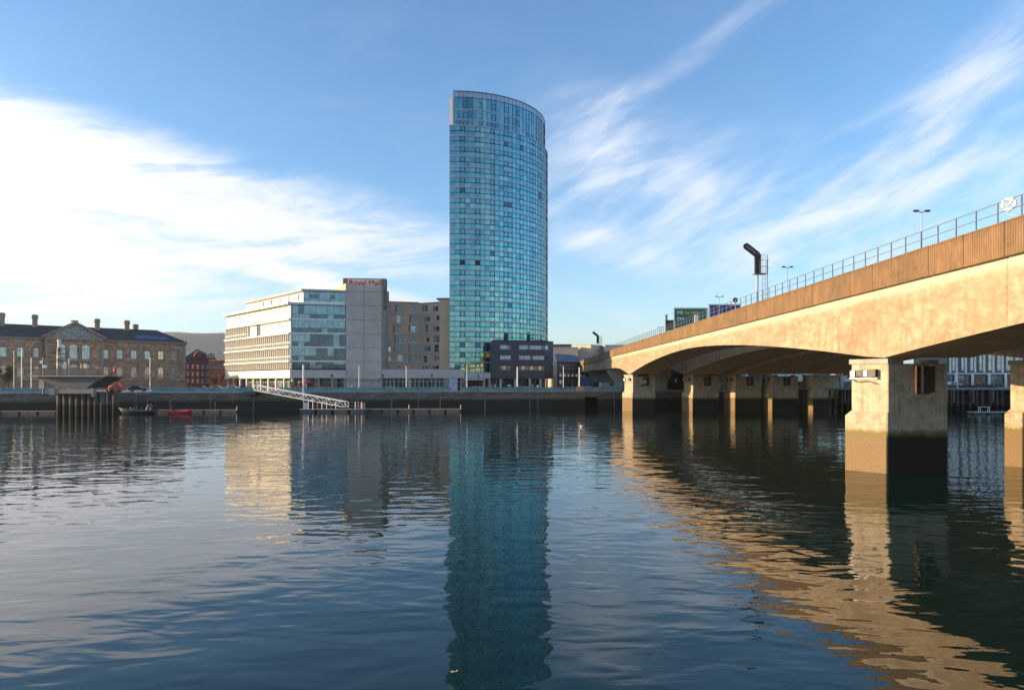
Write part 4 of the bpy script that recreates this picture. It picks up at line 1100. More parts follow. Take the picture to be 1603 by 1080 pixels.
        m.slab([(u+1.0*math.cos(math.pi*i/8), zt-.5+.5*math.sin(math.pi*i/8)) for i in range(9)], ddp-.8, ddp+.8, fr)
        m.build('chimney', STONE2, t)
    q = fr(mc, .5, 0)
    MB().tube([(q.x, q.y, zp+.7), (q.x, q.y, WZ(477, q.y))], .09, 6, .04).build('flagpole', STEEL, t)
    MB().box(mc-1.0, mc+1.0, -.4, .8, zp+.6, zp+1.1, fr).build('finial_base', STONE2, t)
    # balustrade of the basement area
    s = MB(); u = 2
    while u < ue: s.box(u, u+.18, 2.6, 2.8, 5.5, 6.6, fr); u += .5
    s.box(0, ue, 2.5, 2.9, 6.6, 6.8, fr); s.box(0, ue, 2.5, 2.9, G, 5.5, fr)
    tag(s.build('balustrade', STONE2, t), kind='stuff')
custom_house()

# ================================================================== BACKGROUND BUILDINGS
def block(name, label, px0, Y0, px1, Y1, ztop, wm, cat='building', depth=14, zb=G, rows=(), cols=0, ww=.5, wh=.5, gm=None, roof=None, rm=None, u0=.04, parapet=True):
    a, b = (WX(px0, Y0), Y0), (WX(px1, Y1), Y1); fr = Frame(a, b)
    t = thing(name, label, cat, (a[0], a[1], zb)); ops = []
    for z0, z1 in rows:
        for i in range(cols):
            w = fr.L*(1-2*u0)/cols; u = fr.L*u0+i*w; ops.append((u+w*(1-ww)/2, u+w*(1+ww)/2, z0, z1))
    m = MB(); wall_open(m, fr, 0, fr.L, zb, ztop, ops, -.5, 0); m.build('wall', wm, t)
    MB().box(.0, .5, -depth, -.503, zb, ztop, fr).build('side_wall', wm, t); MB().box(fr.L-.5, fr.L, -depth, -.503, zb, ztop, fr).build('side_wall', wm, t)
    MB().box(.503, fr.L-.503, -depth+.1, -.6, zb, ztop-.3, fr).build('core', DARK, t)
    for o in ops: make_window(t, fr, *o, WSTEEL, gm or PGLASS, t=.08)
    if roof:
        m = MB(); A, B2, C2, D2 = fr(-.4, .4, ztop), fr(fr.L+.4, .4, ztop), fr(fr.L+.4, -depth, ztop), fr(-.4, -depth, ztop); r0, r1 = fr(depth*.45, -depth/2, roof), fr(fr.L-depth*.45, -depth/2, roof)
        m.poly([A, B2, r1, r0]).poly([B2, C2, r1]).poly([C2, D2, r0, r1]).poly([D2, A, r0]).poly([A, D2, C2, B2]); m.build('roof', rm or SLATE, t)
    elif parapet: MB().box(-.1, fr.L+.1, -depth, .12, ztop, ztop+.35, fr).build('coping', CONC, t)
    return t, fr
BRICK = mat('red_brick_wall', (.16, .055, .038), .9, var=.25, scale=1.2); PALEC = mat('pale_concrete_wall', (.38, .34, .32), .85, var=.08, scale=.1)
bt, bf = block('brick_warehouse', 'red brick building with slate roof and small dormer right of the stone custom house', 288, 285, 338, 292, 16.8, BRICK, rows=((6.5, 8.4), (9.6, 11.4), (12.6, 14.4)), cols=6, ww=.42, roof=21.0, depth=13)
m = MB(); m.slab([(4, 16.8), (7, 16.8), (7, 18.6), (5.5, 20.2), (4, 18.6)], -3, .1, bf); m.build('dormer', BRICK, bt)
m = MB(); m.slab([(9.4-.6, 17.2), (12, 17.2), (12, 18.6), (10.4, 19.8), (8.8, 18.6)], -3, -.3, bf); m.build('dormer', STONE2, bt)
bt, bf = block('brick_annexe', 'darker red brick annexe with white ribbon windows beside the white office', 327, 268, 366, 268, 15.4, BRICK, rows=((8.2, 9.9), (12.3, 14.0)), cols=7, ww=.86, depth=8, u0=.06)
bt, bf = block('pale_tower_block', 'blank pale concrete block peeping up right of the dark slate block', 852, 292, 905, 292, 21.6, PALEC, depth=20)
MB().box(4, 12, -10, -4, 21.96, 23.4, bf).build('plant_room', SLATE, bt)
bt, bf = block('hipped_roof_offices', 'brown office building with blue-grey hipped roof beyond the bridge end', 872, 246, 938, 262, 14.4, mat('brown_wall', (.15, .10, .08), .85), rows=((6.2, 7.8), (9.0, 10.6), (11.8, 13.4)), cols=10, ww=.72, roof=17.6, rm=mat('blue_slate', (.10, .115, .15), .6, var=.25, scale=.6), depth=16)
MB().box(-2.0, -.05, -12, .05, G, 14.3, bf).build('end_gable', mat('cream_gable', (.60, .48, .35), .8, var=.06), bt)
bt, bf = block('brown_plant_block', 'small brown block showing between the pale blocks behind the bridge', 911, 330, 928, 330, 22.6, mat('brown_render', (.17, .12, .10), .85), depth=14)
bt, bf = block('cream_block', 'cream office block catching the sun behind the bridge end', 925, 300, 946, 312, 23.2, mat('cream_render', (.60, .50, .38), .8, var=.06), rows=((13, 15), (17, 19)), cols=4, depth=14)
bt, bf = block('grey_glazed_block', 'grey block with dark windows immediately behind the bridge parapet', 947, 300, 978, 300, 23.0, PALEC, rows=((13, 15), (17, 19)), cols=6, ww=.8, gm=BGLASS2, depth=14)
bt, bf = block('blue_glass_offices', 'blue glass office building glimpsed beneath the bridge deck', 1120, 262, 1300, 262, 17, BGLASS, rows=((6, 8.6), (10, 12.4), (13.4, 15.6)), cols=30, ww=.9, gm=BGLASS, depth=20)
bt, bf = block('shaded_depot', 'dark low depot in the shade under the motorway bridge', 1000, 232, 1118, 232, 9.6, mat('dark_depot_wall', (.06, .055, .055), .9), rows=((6.6, 8.4),), cols=9, ww=.5, gm=BGLASS2, depth=12)
def modern_right():
    t, fr = block('waterfront_flats', 'modern blue-grey waterfront building with tall strip windows seen beneath the bridge at right', 1483, 214, 1800, 214, 31, mat('blue_grey_cladding', (.085, .105, .13), .55, var=.1),
                  rows=((10.6, 15.9), (17.2, 22.4), (23.6, 28.8)), cols=22, ww=.52, gm=PGLASS, depth=18, zb=5.2, u0=.015)
    for i in range(23): MB().box(i*fr.L/22-.32+(.9 if i == 0 else 0), i*fr.L/22+.32+(.9 if i == 0 else 0), .003, .10, 10.0, 30.4, fr).build('white_fin', WHITE, t)
    for z in (9.5, 16.35, 22.8): MB().box(0, fr.L, .103, .3, z, z+.32, fr).build('floor_edge', WSTEEL, t)
    for i in range(12): MB().box(2+i*5.2, 2.5+i*5.2, .3, .9, 5.2, 9.5, fr).build('column', WHITE, t)
    for i in range(24): MB().box(.6+i*2.6, 2.6+i*2.6, .003, .05, 5.6, 9.0, fr).build('shop_window', [BGLASS2, SHOPG, BGLASS2, mat('rust_panel', (.24, .11, .06))][i % 4], t)
modern_right()
# near bank (behind the camera): it is what the tower glass mirrors

def near_blocks():
    for nm, lab, x0, x1, y, z, mt in (('riverside_flats', 'sandy riverside flats on the near bank behind the viewpoint', -46, 10, -70, 17, mat('sandy_wall', (.55, .42, .26), .85)),
                                      ('riverside_store', 'low dark store on the near bank behind the viewpoint', 16, 60, -90, 12, mat('dark_store', (.16, .15, .15), .8)),
                                      ('riverside_works', 'low brick works on the near bank upstream of the viewpoint', -150, -70, -95, 12, BRICK)):
        fr = Frame((x0, y), (x1, y), (0, 1)); t = thing(nm, lab, 'building', (x0, y, 5.4)); ops = []
        n = int((x1-x0)/5); 
        for i in range(n):
            zz = 7
            while zz+1.6 < z: ops.append((i*5+1.2, i*5+3.6, zz, zz+1.6)); zz += 3
        m = MB(); wall_open(m, fr, 0, fr.L, 5.4, z, ops); m.build('wall', mt, t)
        MB().box(0, fr.L, -12, -.6, 5.4, z-.1, fr).build('core', DARK, t)
near_blocks()

# ================================================================== PEOPLE (one continuous skinned body each)
def person_mesh(pose, shirt, legs, hair=(.03, .02, .015)):
    J = {'pelvis': (0, 0, .95, .15), 'waist': (0, 0, 1.12, .135), 'chest': (0, 0, 1.35, .165), 'neck': (0, 0, 1.50, .06), 'head': (0, -.01, 1.64, .10), 'crown': (0, 0, 1.73, .075),
         'sl': (-.19, 0, 1.43, .065), 'el': (-.24, .02, 1.15, .05), 'hl': (-.22, -.10, .92, .038), 'sr': (.19, 0, 1.43, .065), 'er': (.24, .02, 1.15, .05), 'hr': (.22, -.10, .92, .038),
         'kl': (-.11, -.02, .50, .07), 'al': (-.11, .03, .10, .05), 'tl': (-.11, -.15, .04, .04), 'kr': (.11, -.02, .50, .07), 'ar': (.11, .03, .10, .05), 'tr': (.11, -.15, .04, .04)}
    if pose == 'walk':
        J.update(kl=(-.10, -.16, .52, .07), al=(-.10, -.28, .11, .05), tl=(-.10, -.43, .07, .04), kr=(.10, .06, .50, .07), ar=(.10, .30, .15, .05), tr=(.10, .20, .03, .04), hl=(-.24, .22, .95, .038), hr=(.24, -.24, 1.0, .038))
    if pose == 'sit':
        J.update(kl=(-.13, -.44, 1.0, .075), al=(-.13, -.46, .58, .05), tl=(-.13, -.62, .54, .04), kr=(.13, -.44, 1.0, .075), ar=(.13, -.46, .58, .05), tr=(.13, -.62, .54, .04), hl=(-.17, -.34, 1.06, .038), hr=(.17, -.34, 1.06, .038))
    names = list(J); E = [('pelvis', 'waist'), ('waist', 'chest'), ('chest', 'neck'), ('neck', 'head'), ('head', 'crown'), ('chest', 'sl'), ('sl', 'el'), ('el', 'hl'), ('chest', 'sr'), ('sr', 'er'), ('er', 'hr'), ('pelvis', 'kl'), ('kl', 'al'), ('al', 'tl'), ('pelvis', 'kr'), ('kr', 'ar'), ('ar', 'tr')]
    me = bpy.data.meshes.new('person'); me.from_pydata([J[n][:3] for n in names], [(names.index(a), names.index(b)) for a, b in E], [])
    o = bpy.data.objects.new('person', me); COL.objects.link(o); sk = o.modifiers.new('skin', 'SKIN')
    for i, n in enumerate(names): v = me.skin_vertices[0].data[i]; v.radius = (J[n][3], J[n][3]); v.use_root = (i == 0)
    o.modifiers.new('sub', 'SUBSURF').levels = 1
    dg = bpy.context.evaluated_depsgraph_get(); m2 = bpy.data.meshes.new_from_object(o.evaluated_get(dg)); bpy.data.objects.remove(o)
    m2.materials.clear()
    for nm, c in (('skin', (.42, .26, .19)), ('cloth_%s' % str(shirt), shirt), ('cloth_%s' % str(legs), legs), ('hair_%s' % str(hair), hair)): m2.materials.append(mat(nm, c, .8, var=.08))
    for p in m2.polygons:
        c = p.center; r = math.hypot(c.x, c.y)
        p.material_index = 3 if c.z > 1.66 or (c.z > 1.56 and c.y > .02) else 0 if c.z > 1.49 or (abs(c.x) > .17 and c.z < 1.02 and c.z > .85 and (pose != 'sit')) else 1 if c.z > 1.02 and (pose != 'sit' or c.y > -.2) else 2
        p.use_smooth = True
    return m2
PM_ = {}
def person(x, y, z, rz, pose, shirt, legs, label, group=None, hair=(.03, .02, .015)):
    k = (pose, shirt, legs, hair)
    if k not in PM_: PM_[k] = person_mesh(*k)
    o = bpy.data.objects.new('person', PM_[k]); COL.objects.link(o); o.location = (x, y, z); o.rotation_euler = (0, 0, rz)
    return tag(o, label, 'person', group)
NAVY, GREY, REDC, WHT, BLK, TANC = (.02, .03, .06), (.12, .12, .13), (.35, .03, .02), (.6, .6, .6), (.015, .015, .018), (.3, .2, .12)
def qp(px, back): # a point on the promenade 'back' metres behind the quay edge on the column px
    k = (px-801.5)/F; Y = (180.2+back)/(1-.226*k); return k*Y, Y
for px, bk, pose, sh, lg, rz, lab in [(551, 2, 'stand', WHT, BLK, .3, 'person in a white top and black trousers standing behind the railing below the concrete core'),
        (489, 2.5, 'walk', BLK, BLK, 1.5, 'person in dark clothes walking beside the red parasol'),
        (504, 4, 'stand', REDC, GREY, .4, 'person in a red jacket standing at the orange café tables'),
        (386, 3, 'walk', NAVY, GREY, -1.4, 'person in a navy coat walking towards the top of the gangway'),
        (378, 5, 'stand', BLK, NAVY, .8, 'person in black waiting left of the gangway'),
        (770, 3, 'stand', REDC, BLK, .2, 'person in a red jacket in front of the tower entrance'),
        (62, 4, 'walk', GREY, BLK, 1.2, 'person in grey walking left of the round wooden platform')]:
    x, y = qp(px, bk); person(x, y, G, rz, pose, sh, lg, lab)

# ================================================================== ROUND TIMBER PLATFORM, PILES, TOTEM, RED SCULPTURE
def platform():
    Y = 146; cx = WX(113, Y); W = WX(168, Y)-WX(58, Y)
    t = thing('viewing_platform', 'cantilevered viewing platform on weathered timber piles in front of the stone custom house', 'platform', (cx, Y, 0))
    TIM = mat('weathered_pile_timber', (.15, .125, .105), .95, var=.35, scale=1.2, stretch=(3, 3, .3), bump=.04, extra=tide(2.2, (.09, .085, .04), (.035, .030, .024), 1.0))
    DK = mat('silver_deck_timber', (.20, .165, .15), .85, var=.2, scale=2)
    for i in range(8):
        x = WX(90, Y)+i*(WX(158, Y)-WX(90, Y))/7
        MB().tube([(x, Y+.5, -2), (x, Y+.5, 4.9)], .48, 10).build('pile', TIM, t); MB().tube([(x+.3, Y+4.5, -2), (x+.3, Y+4.5, 4.9)], .48, 8).build('pile', TIM, t)
    MB().box(WX(90, Y)-.6, WX(158, Y)+.6, Y+.9, Y+1.1, -2, 4.7).build('sheet_wall', TIM, t)
    m = MB(); a, b = WX(85, Y), WX(148, Y); m.box(a, b, Y-1.2, Y-.2, 4.55, 5.5); m.box(a-.3, a+.9, Y-1.3, -.1+Y, 4.3, 5.6); m.box(b, b+.5, Y-1.25, Y-.15, 3.9, 5.7)
    m.build('waling_beam', mat('grey_beam', (.26, .25, .22), .85, var=.2), t)
    # bowl-like soffit
    x0, x1 = WX(58, Y), WX(170, Y); z1 = 8.15
    v = []; n = 14; m = MB()
    pts = [(x0, z1-.05), (x0+1.2, z1-.5), (x0+3.4, 6.7), (x0+5.0, 5.7), (x1-4.2, 5.7), (x1-2.4, 6.9), (x1-.6, 7.8), (x1, z1-.05)]
    m.slab(pts, -3.5, 3.5, lambda u, d, z: Vector((u, Y+2.5-d, z))); m.build('hull_soffit', mat('dark_hull_timber', (.17, .15, .135), .8, var=.3, scale=1, stretch=(.3, 1, 4)), t)
    MB().box(x0-.4, x1+.2, Y-1.6, Y+6.5, z1, z1+.16).build('deck', DK, t)
    MB().box(x0-.45, x1+.25, Y-1.68, Y-1.603, z1-.02, z1+.2).build('deck_edge', STEEL, t)
    # slatted balustrade: every slat
    xs = x0+.3; sl = MB().box(-.035, .035, -.02, .02, 0, 1.55).build('slat', DK, t, origin=(0, 0, 0)); sl.location = Vector((xs, Y-1.4, z1+.16))-world_loc(t)
    while xs < x1-.4:
        xs += .14; inst(sl, t, (xs, Y-1.4, z1+.16))
    for zz in (z1+.5, z1+1.5): MB().box(x0+.2, x1-.2, Y-1.35, Y-1.28, zz, zz+.09).build('rail', DK, t)
    for px in (60, 156): MB().box(WX(px, Y), WX(px, Y)+.9, Y-1.2, Y-.6, z1+.16, z1+1.9).build('end_pier', mat('pale_stone_block', (.42, .37, .30), .8), t)
    fx = WX(60, Y); MB().box(fx, fx+1.1, Y+.2, Y+.6, 5.6, 7.5).build('end_block', mat('pale_stone_block', (.42, .37, .30)), t)
    for px in (101, 103.6): MB().box(WX(px, Y)-.07, WX(px, Y)+.07, Y-.2, Y, z1+.16, z1+3.0).build('gate_frame', WSTEEL, t)
    MB().box(WX(101, Y)-.07, WX(103.6, Y)+.07, Y-.2, Y, z1+3.003, z1+3.15).build('gate_frame', WSTEEL, t)
    for px in (127, 132, 135): MB().tube([(WX(px, Y), Y, z1+.1), (WX(px, Y), Y, z1+2.8)], .06, 6).build('post', STEEL, t)
platform()
def totem():
    Y = 166; x = WX(92.5, Y); t = thing('totem', 'tall striped totem pole with cross arms standing by the viewing platform', 'sculpture', (x, Y, G))
    cols = [(.20, .22, .12), (.45, .42, .30), (.10, .16, .14), (.50, .48, .42), (.26, .27, .10), (.16, .14, .12)]
    z = G; i = 0
    while z < 14.6: h = .9; MB().lathe(x, Y, [(.62-.012*i, z), (.62-.012*i, z+h-.06)], 12).build('drum', mat('totem_%d' % (i % 6), cols[i % 6], .6, var=.4, scale=4), t); z += h; i += 1
    m = MB(); m.lathe(x, Y, [(.3, z), (.3, z+1.4), (.42, z+1.45), (.42, z+1.8), (.2, z+1.9)], 10); m.build('cap', WSTEEL, t)
    for zz in (13.0, 13.9): MB().tube([(x-2.2, Y, zz), (x+2.2, Y, zz)], .09, 6).build('cross_arm', DARK, t)
totem()
def red_sculpture():
    Y = 163; x = WX(180, Y); RD = mat('faded_red_paint', (.42, .06, .05), .55, var=.2, scale=3)
    t = thing('buoy_sculpture', 'faded red navigation buoy with a lattice mast on the quay', 'buoy', (x, Y, G))
    MB().lathe(x, Y, [(1.1, G), (1.7, G+.4), (1.7, G+1.1), (1.2, G+1.6), (.5, G+1.8)], 12).build('hull', RD, t)
    for a in range(14):
        c, s_ = math.cos(a*math.pi/7), math.sin(a*math.pi/7); MB().tube([(x+2.2*c, Y+2.2*s_, G+.4), (x+2.1*c, Y+2.1*s_, G+1.8), (x+.5*c, Y+.5*s_, G+2.9)], .07, 5).build('cage_bar', RD, t)
    for a in range(3):
        c, s_ = math.cos(a*2.09), math.sin(a*2.09); MB().tube([(x+.9*c, Y+.9*s_, G+2.5), (x+.12*c, Y+.12*s_, G+5.2)], .06, 5).build('mast_leg', RD, t)
    MB().lathe(x, Y, [(.35, G+5.0), (.35, G+5.5), (.1, G+5.9)], 8).build('lantern', RD, t)
red_sculpture()
def yellow_sign():
    Y = 151.5; x = WX(176.5, Y); t = thing('lifebuoy_housing', 'yellow lifebuoy housing fixed to the quay right of the timber platform', 'lifebuoy', (x, Y, 4.5))
    MB().box(x-.75, x+.75, Y-.15, Y+.15, 4.2, 5.8).build('housing', mat('yellow_paint', (.55, .47, .05), .5, var=.1), t)
    MB().box(x-.38, x+.38, Y-.22, Y-.153, 4.6, 5.35).build('label_plate', DARK, t)
    for dx in (-1.2, 1.1): MB().box(x+dx-.12, x+dx+.12, Y-.1, Y+.1, -1, 5.9).build('post', mat('bleached_timber', (.17, .155, .13)), t)
    MB().box(x-1.32, x+1.22, Y-.05, Y+.05, 3.9, 4.15).build('shelf', STEEL, t)
yellow_sign()

# masts and heritage lamps along the quay
for px, yt, bk, fat in [(34, 545, 3, 0), (49, 560, 6, 0), (108, 562, 5, 0), (235, 560, 3, 0), (562, 572, 2.5, 0), (636, 573, 2.5, 0), (731, 572, 2, 0), (810, 574, 2, 1), (882, 573, 3, 0), (907, 575, 2, 1)]:
    x, y = qp(px, bk); zt = WZ(yt, y)
    lab = {34: 'white lighting mast furthest left, before the custom house wing', 49: 'slender grey post just right of the leftmost white mast', 108: 'thin post right of the striped totem', 235: 'white lighting mast in front of the right wing of the custom house',
           562: 'white lighting mast before the concrete core', 636: 'white lighting mast before the tan apartment block', 731: 'white lighting mast at the left foot of the glass tower', 810: 'white lighting mast in front of the dark slate block',
           882: 'white lighting mast right of the dark slate block', 907: 'stout white mast nearest the bridge end'}[px]
    t = thing('lighting_mast', lab, 'mast', (x, y, G), 'white lighting masts along the promenade'); r_ = .11 if not fat else .2
    MB().tube([(x, y, G), (x, y, G+.5), (x, y, zt)], [r_*1.4, r_, r_*.8], 8).build('pole', WSTEEL, t); MB().box(x-.3, x+.3, y-.3, y+.3, G, G+.12).build('base_plate', STEEL, t)
x, y = WX(475, 167.2), 167.2
t = thing('lighting_mast', 'tall white mast fixed to the quay wall behind the middle of the gangway', 'mast', (x, y, 2.2), 'white lighting masts along the promenade')
MB().tube([(x, y, 2.2), (x, y, WZ(571, y))], .21, 10).build('pole', WSTEEL, t)
for px, lab in ((599, 'black heritage lamp beside the concrete core'), (676, 'black heritage lamp before the end of the podium shops'), (749, 'black heritage lamp by the tower entrance'), (823, 'black heritage lamp before the slate block columns'), (519.5, 'black double-headed lamp outside the white office')):
    x, y = qp(px, 1.6); t = thing('heritage_lamp', lab, 'street lamp', (x, y, G), 'black heritage lamps on the promenade')
    MB().tube([(x, y, G), (x, y, G+.9), (x, y, G+3.6)], [.14, .08, .06], 8).build('pole', BLACK, t)
    MB().lathe(x, y, [(.10, G+3.6), (.26, G+4.05), (.30, G+4.1), (.12, G+4.4), (.03, G+4.6)], 8).build('lantern', BLACK, t)
for px, ztop, lab in ((22, 549, 'tall twin-arm lamp before the far left wing of the custom house'),):
    x, y = qp(px, 12); street_lamp(x, y, G, WZ(ztop, y)-G, lab, 1.3, 'street lamps by the custom house')
x, y = WX(68, 150), 150.0
t = thing('camera_post', 'dark post with cameras left of the viewing platform', 'post', (x, y, 4.4))
MB().tube([(x, y, 4.4), (x, y, WZ(558, y))], .16, 8).build('pole', DARK, t)
for dx, dz in ((-.3, -1.2), (.3, -2.2), (0, .1)): MB().box(x+dx-.35, x+dx+.35, y-.3, y+.3, WZ(558, y)+dz-.3, WZ(558, y)+dz+.3).build('camera_housing', BLACK if dz > 0 else WSTEEL, t)

# ================================================================== GANGWAY, PONTOONS, BOATS
def gangway():
    A = Vector((WX(401, 165), 165, 5.0)); B = Vector((WX(543, 158.5), 158.5, 1.15)); t = thing('gangway', 'white aluminium truss gangway sloping from the quay to the pontoon', 'gangway', (A.x, A.y, 4))
    d = (B-A); L = d.length; d.normalize(); n = Vector((d.y, -d.x, 0)).normalized()
    if n.y > 0: n = -n
    up = Vector((0, 0, 1.25)); N = 16
    for side, off in (('near', n*.75), ('far', n*-.75)):
        MB().tube([A+off, B+off], .09, 6).build('bottom_chord', WSTEEL, t); MB().tube([A+off+up, B+off+up], .09, 6).build('top_chord', WSTEEL, t)
        MB().tube([A+off, A+off+up], .09, 6).build('end_post', WSTEEL, t); MB().tube([B+off, B+off+up], .09, 6).build('end_post', WSTEEL, t)
        for i in range(N):
            p = A+off+d*L*i/N; q = A+off+d*L*(i+1)/N
            MB().tube([p, q+up] if i % 2 == 0 else [p+up, q], .055, 5).build('diagonal', WSTEEL, t)
    fr = MB()
    for q in (0,): fr.poly([A+n*.7+Vector((0, 0, .05)), B+n*.7+Vector((0, 0, .05)), B-n*.7+Vector((0, 0, .05)), A-n*.7+Vector((0, 0, .05))])
    fr.poly([A+n*.7, B+n*.7, B-n*.7, A-n*.7]); fr.build('walkway', STEEL, t)
    MB().box(A.x-2.6, A.x+.3, A.y-1.3, A.y+1.5, 3.9, 4.7).build('landing', DARK, t)
gangway()
def pontoon(px0, px1, Y, label, h=.55, dep=2.6, mt=None, posts=()):
    x0, x1 = WX(px0, Y), WX(px1, Y); t = thing('pontoon', label, 'pontoon', (x0, Y, 0), 'floating pontoons along the quay')
    MB().box(x0, x1, Y, Y+dep, h-.14, h).build('deck', mt or mat('pontoon_deck', (.30, .27, .23), .8, var=.2), t)
    n = max(2, int((x1-x0)/3.2)); w = (x1-x0)/n
    for i in range(n): MB().box(x0+i*w+.3, x0+(i+1)*w-.3, Y+.1, Y+dep-.1, -.3, h-.143).build('float', mat('pontoon_float', (.10, .10, .10), .8), t)
    for px in posts: MB().tube([(WX(px, Y), Y+.3, h), (WX(px, Y), Y+.3, h+.95)], .1, 6).build('post', STEEL, t)
    return t, x0, x1
t, a, b = pontoon(468, 572, 156.5, 'grey landing pontoon with red and white railings under the gangway', .8, 4.0)
RDW = mat('red_stripe', (.40, .08, .05), .6); 
for i in range(11):
    px = 475+i*7.2 if i < 8 else 556+(i-8)*5
    x = WX(px, 157); MB().tube([(x, 157.2, .8), (x, 157.2, 2.5)], .08, 6).build('railing_post', WSTEEL if i % 3 else RDW, t)
for zz in (1.6, 2.45): MB().tube([(WX(475, 157), 157.2, zz), (WX(572, 157), 157.2, zz)], .05, 5).build('handrail', STEEL, t)
for px in (474, 562): MB().box(WX(px, 157), WX(px+9 if px > 500 else px+5, 157), 157.3, 158.2, .8, 2.2).build('striped_locker', RDW if px > 500 else WSTEEL, t)
for i in range(3): MB().box(WX(564+i*2.4, 157), WX(565+i*2.4, 157), 157.25, 157.297, .9, 2.1).build('white_stripe', WHITE, t)
pontoon(572.5, 722, 159.5, 'long narrow timber pontoon running right of the gangway', .75, 1.4, mat('warm_deck', (.34, .26, .20), .8), (640, 721))
pontoon(0, 88, 151, 'low timber pontoon at the far left of the quay', .6, 1.2, mat('warm_deck', (.34, .26, .20), .8))
pontoon(240, 371, 155.5, 'thin floating boom walkway behind the red boat', .72, .8, mat('warm_deck', (.34, .26, .20), .8), (370,))
def boat(px0, px1, Y, label, hullm, flip, rigid, h=1.0):
    x0, x1 = WX(px0, Y), WX(px1, Y); L = x1-x0; t = thing('boat', label, 'boat', (x0+L/2, Y, 0)); s = -1 if flip else 1
    n = 14; m = MB(); rows = []
    for i in range(n+1):
        u = i/n; bw = (.9 if rigid else .55)*(1-(max(0, u-.45)/.55)**2.2)**.6+.02; sh = h*(.62+.75*max(0, u-.4)**1.6*1.7); kx = (x0+L/2)+s*(u-.5)*L
        keel = -.25+max(0, u-.75)*1.9
        rows.append(len(m.v)); m.v += [(kx, Y-bw, sh), (kx, Y-bw*1.02, sh*.6), (kx, Y-bw*.5, keel*.5), (kx, Y, keel), (kx, Y+bw*.5, keel*.5), (kx, Y+bw*1.02, sh*.6), (kx, Y+bw, sh), (kx, Y+bw*.78, sh-.05), (kx, Y, sh*.35+.1), (kx, Y-bw*.78, sh-.05)]
    for i in range(n):
        for j in range(10): m.f.append((rows[i]+j, rows[i]+(j+1) % 10, rows[i+1]+(j+1) % 10, rows[i+1]+j)); m.mi.append(0)
    m.f.append(tuple(rows[0]+j for j in range(10))); m.mi.append(0); m.f.append(tuple(rows[-1]+j for j in range(10))); m.mi.append(0); m.mats = []
    m.build('hull', hullm, t, smooth=True)
    if rigid:
        for sd in (-1, 1):
            pts = []
            for i in range(n+1): u = i/n; bw = .95*(1-(max(0, u-.45)/.55)**2.2)**.6+.02; pts.append(((x0+L/2)+s*(u-.5)*L, Y+sd*bw, h*(.62+.75*max(0, u-.4)**1.6*1.7)))
            MB().tube(pts, .27, 8).build('inflatable_tube', hullm, t, smooth=True)
        MB().box(x0+L*.02 if not flip else x1-L*.06-.3, x0+L*.02+.3 if not flip else x1-L*.06, Y-.3, Y+.3, .5, 1.7).build('outboard_motor', BLACK, t)
        ax = x1-L*.14 if flip else x0+L*.14
        f = MB()
        for dy in (-.7, .7): f.tube([(ax-.6, Y+dy, .8), (ax-.1, Y+dy, 2.1), (ax+.5, Y+dy, .8)], .04, 5)
        f.tube([(ax-.1, Y-.7, 2.1), (ax-.1, Y+.7, 2.1)], .04, 5); f.build('a_frame', WSTEEL, t)
    return t
boat(187, 243, 150.5, 'dark navy rigid inflatable boat carrying several people beside the quay', mat('navy_rubber', (.02, .028, .045), .5, var=.2), True, True, 1.05)
boat(264, 301, 151.5, 'pinkish red open boat with one person at its stern', mat('pink_red_hull', (.62, .045, .06), .35, var=.05), False, False, .95)
for i, (px, sh, lg, rz, lab) in enumerate([(205, WHT, NAVY, -1.5, 'front passenger in white seated in the navy inflatable boat'), (209.5, (.35, .38, .45), BLK, -1.4, 'passenger in pale blue seated second in the navy inflatable boat'), (215, BLK, BLK, -1.6, 'passenger in black seated near the middle of the navy boat'),
        (222.5, (.08, .20, .18), BLK, -1.5, 'passenger in a green jacket seated in the navy inflatable boat'), (229, REDC, BLK, -1.5, 'passenger in a red jacket seated in the navy inflatable boat'), (236.5, WHT, GREY, -1.5, 'helmsman in white seated at the stern of the navy boat')]):
    person(WX(px, 150.4+.5*(i % 2)), 150.4+.5*(i % 2), -.15, rz, 'sit', sh, lg, lab)
person(WX(269.5, 151.5), 151.5, -.12, 1.5, 'sit', NAVY, BLK, 'person in a navy jacket and white cap sitting in the red boat', hair=(.6, .6, .6))

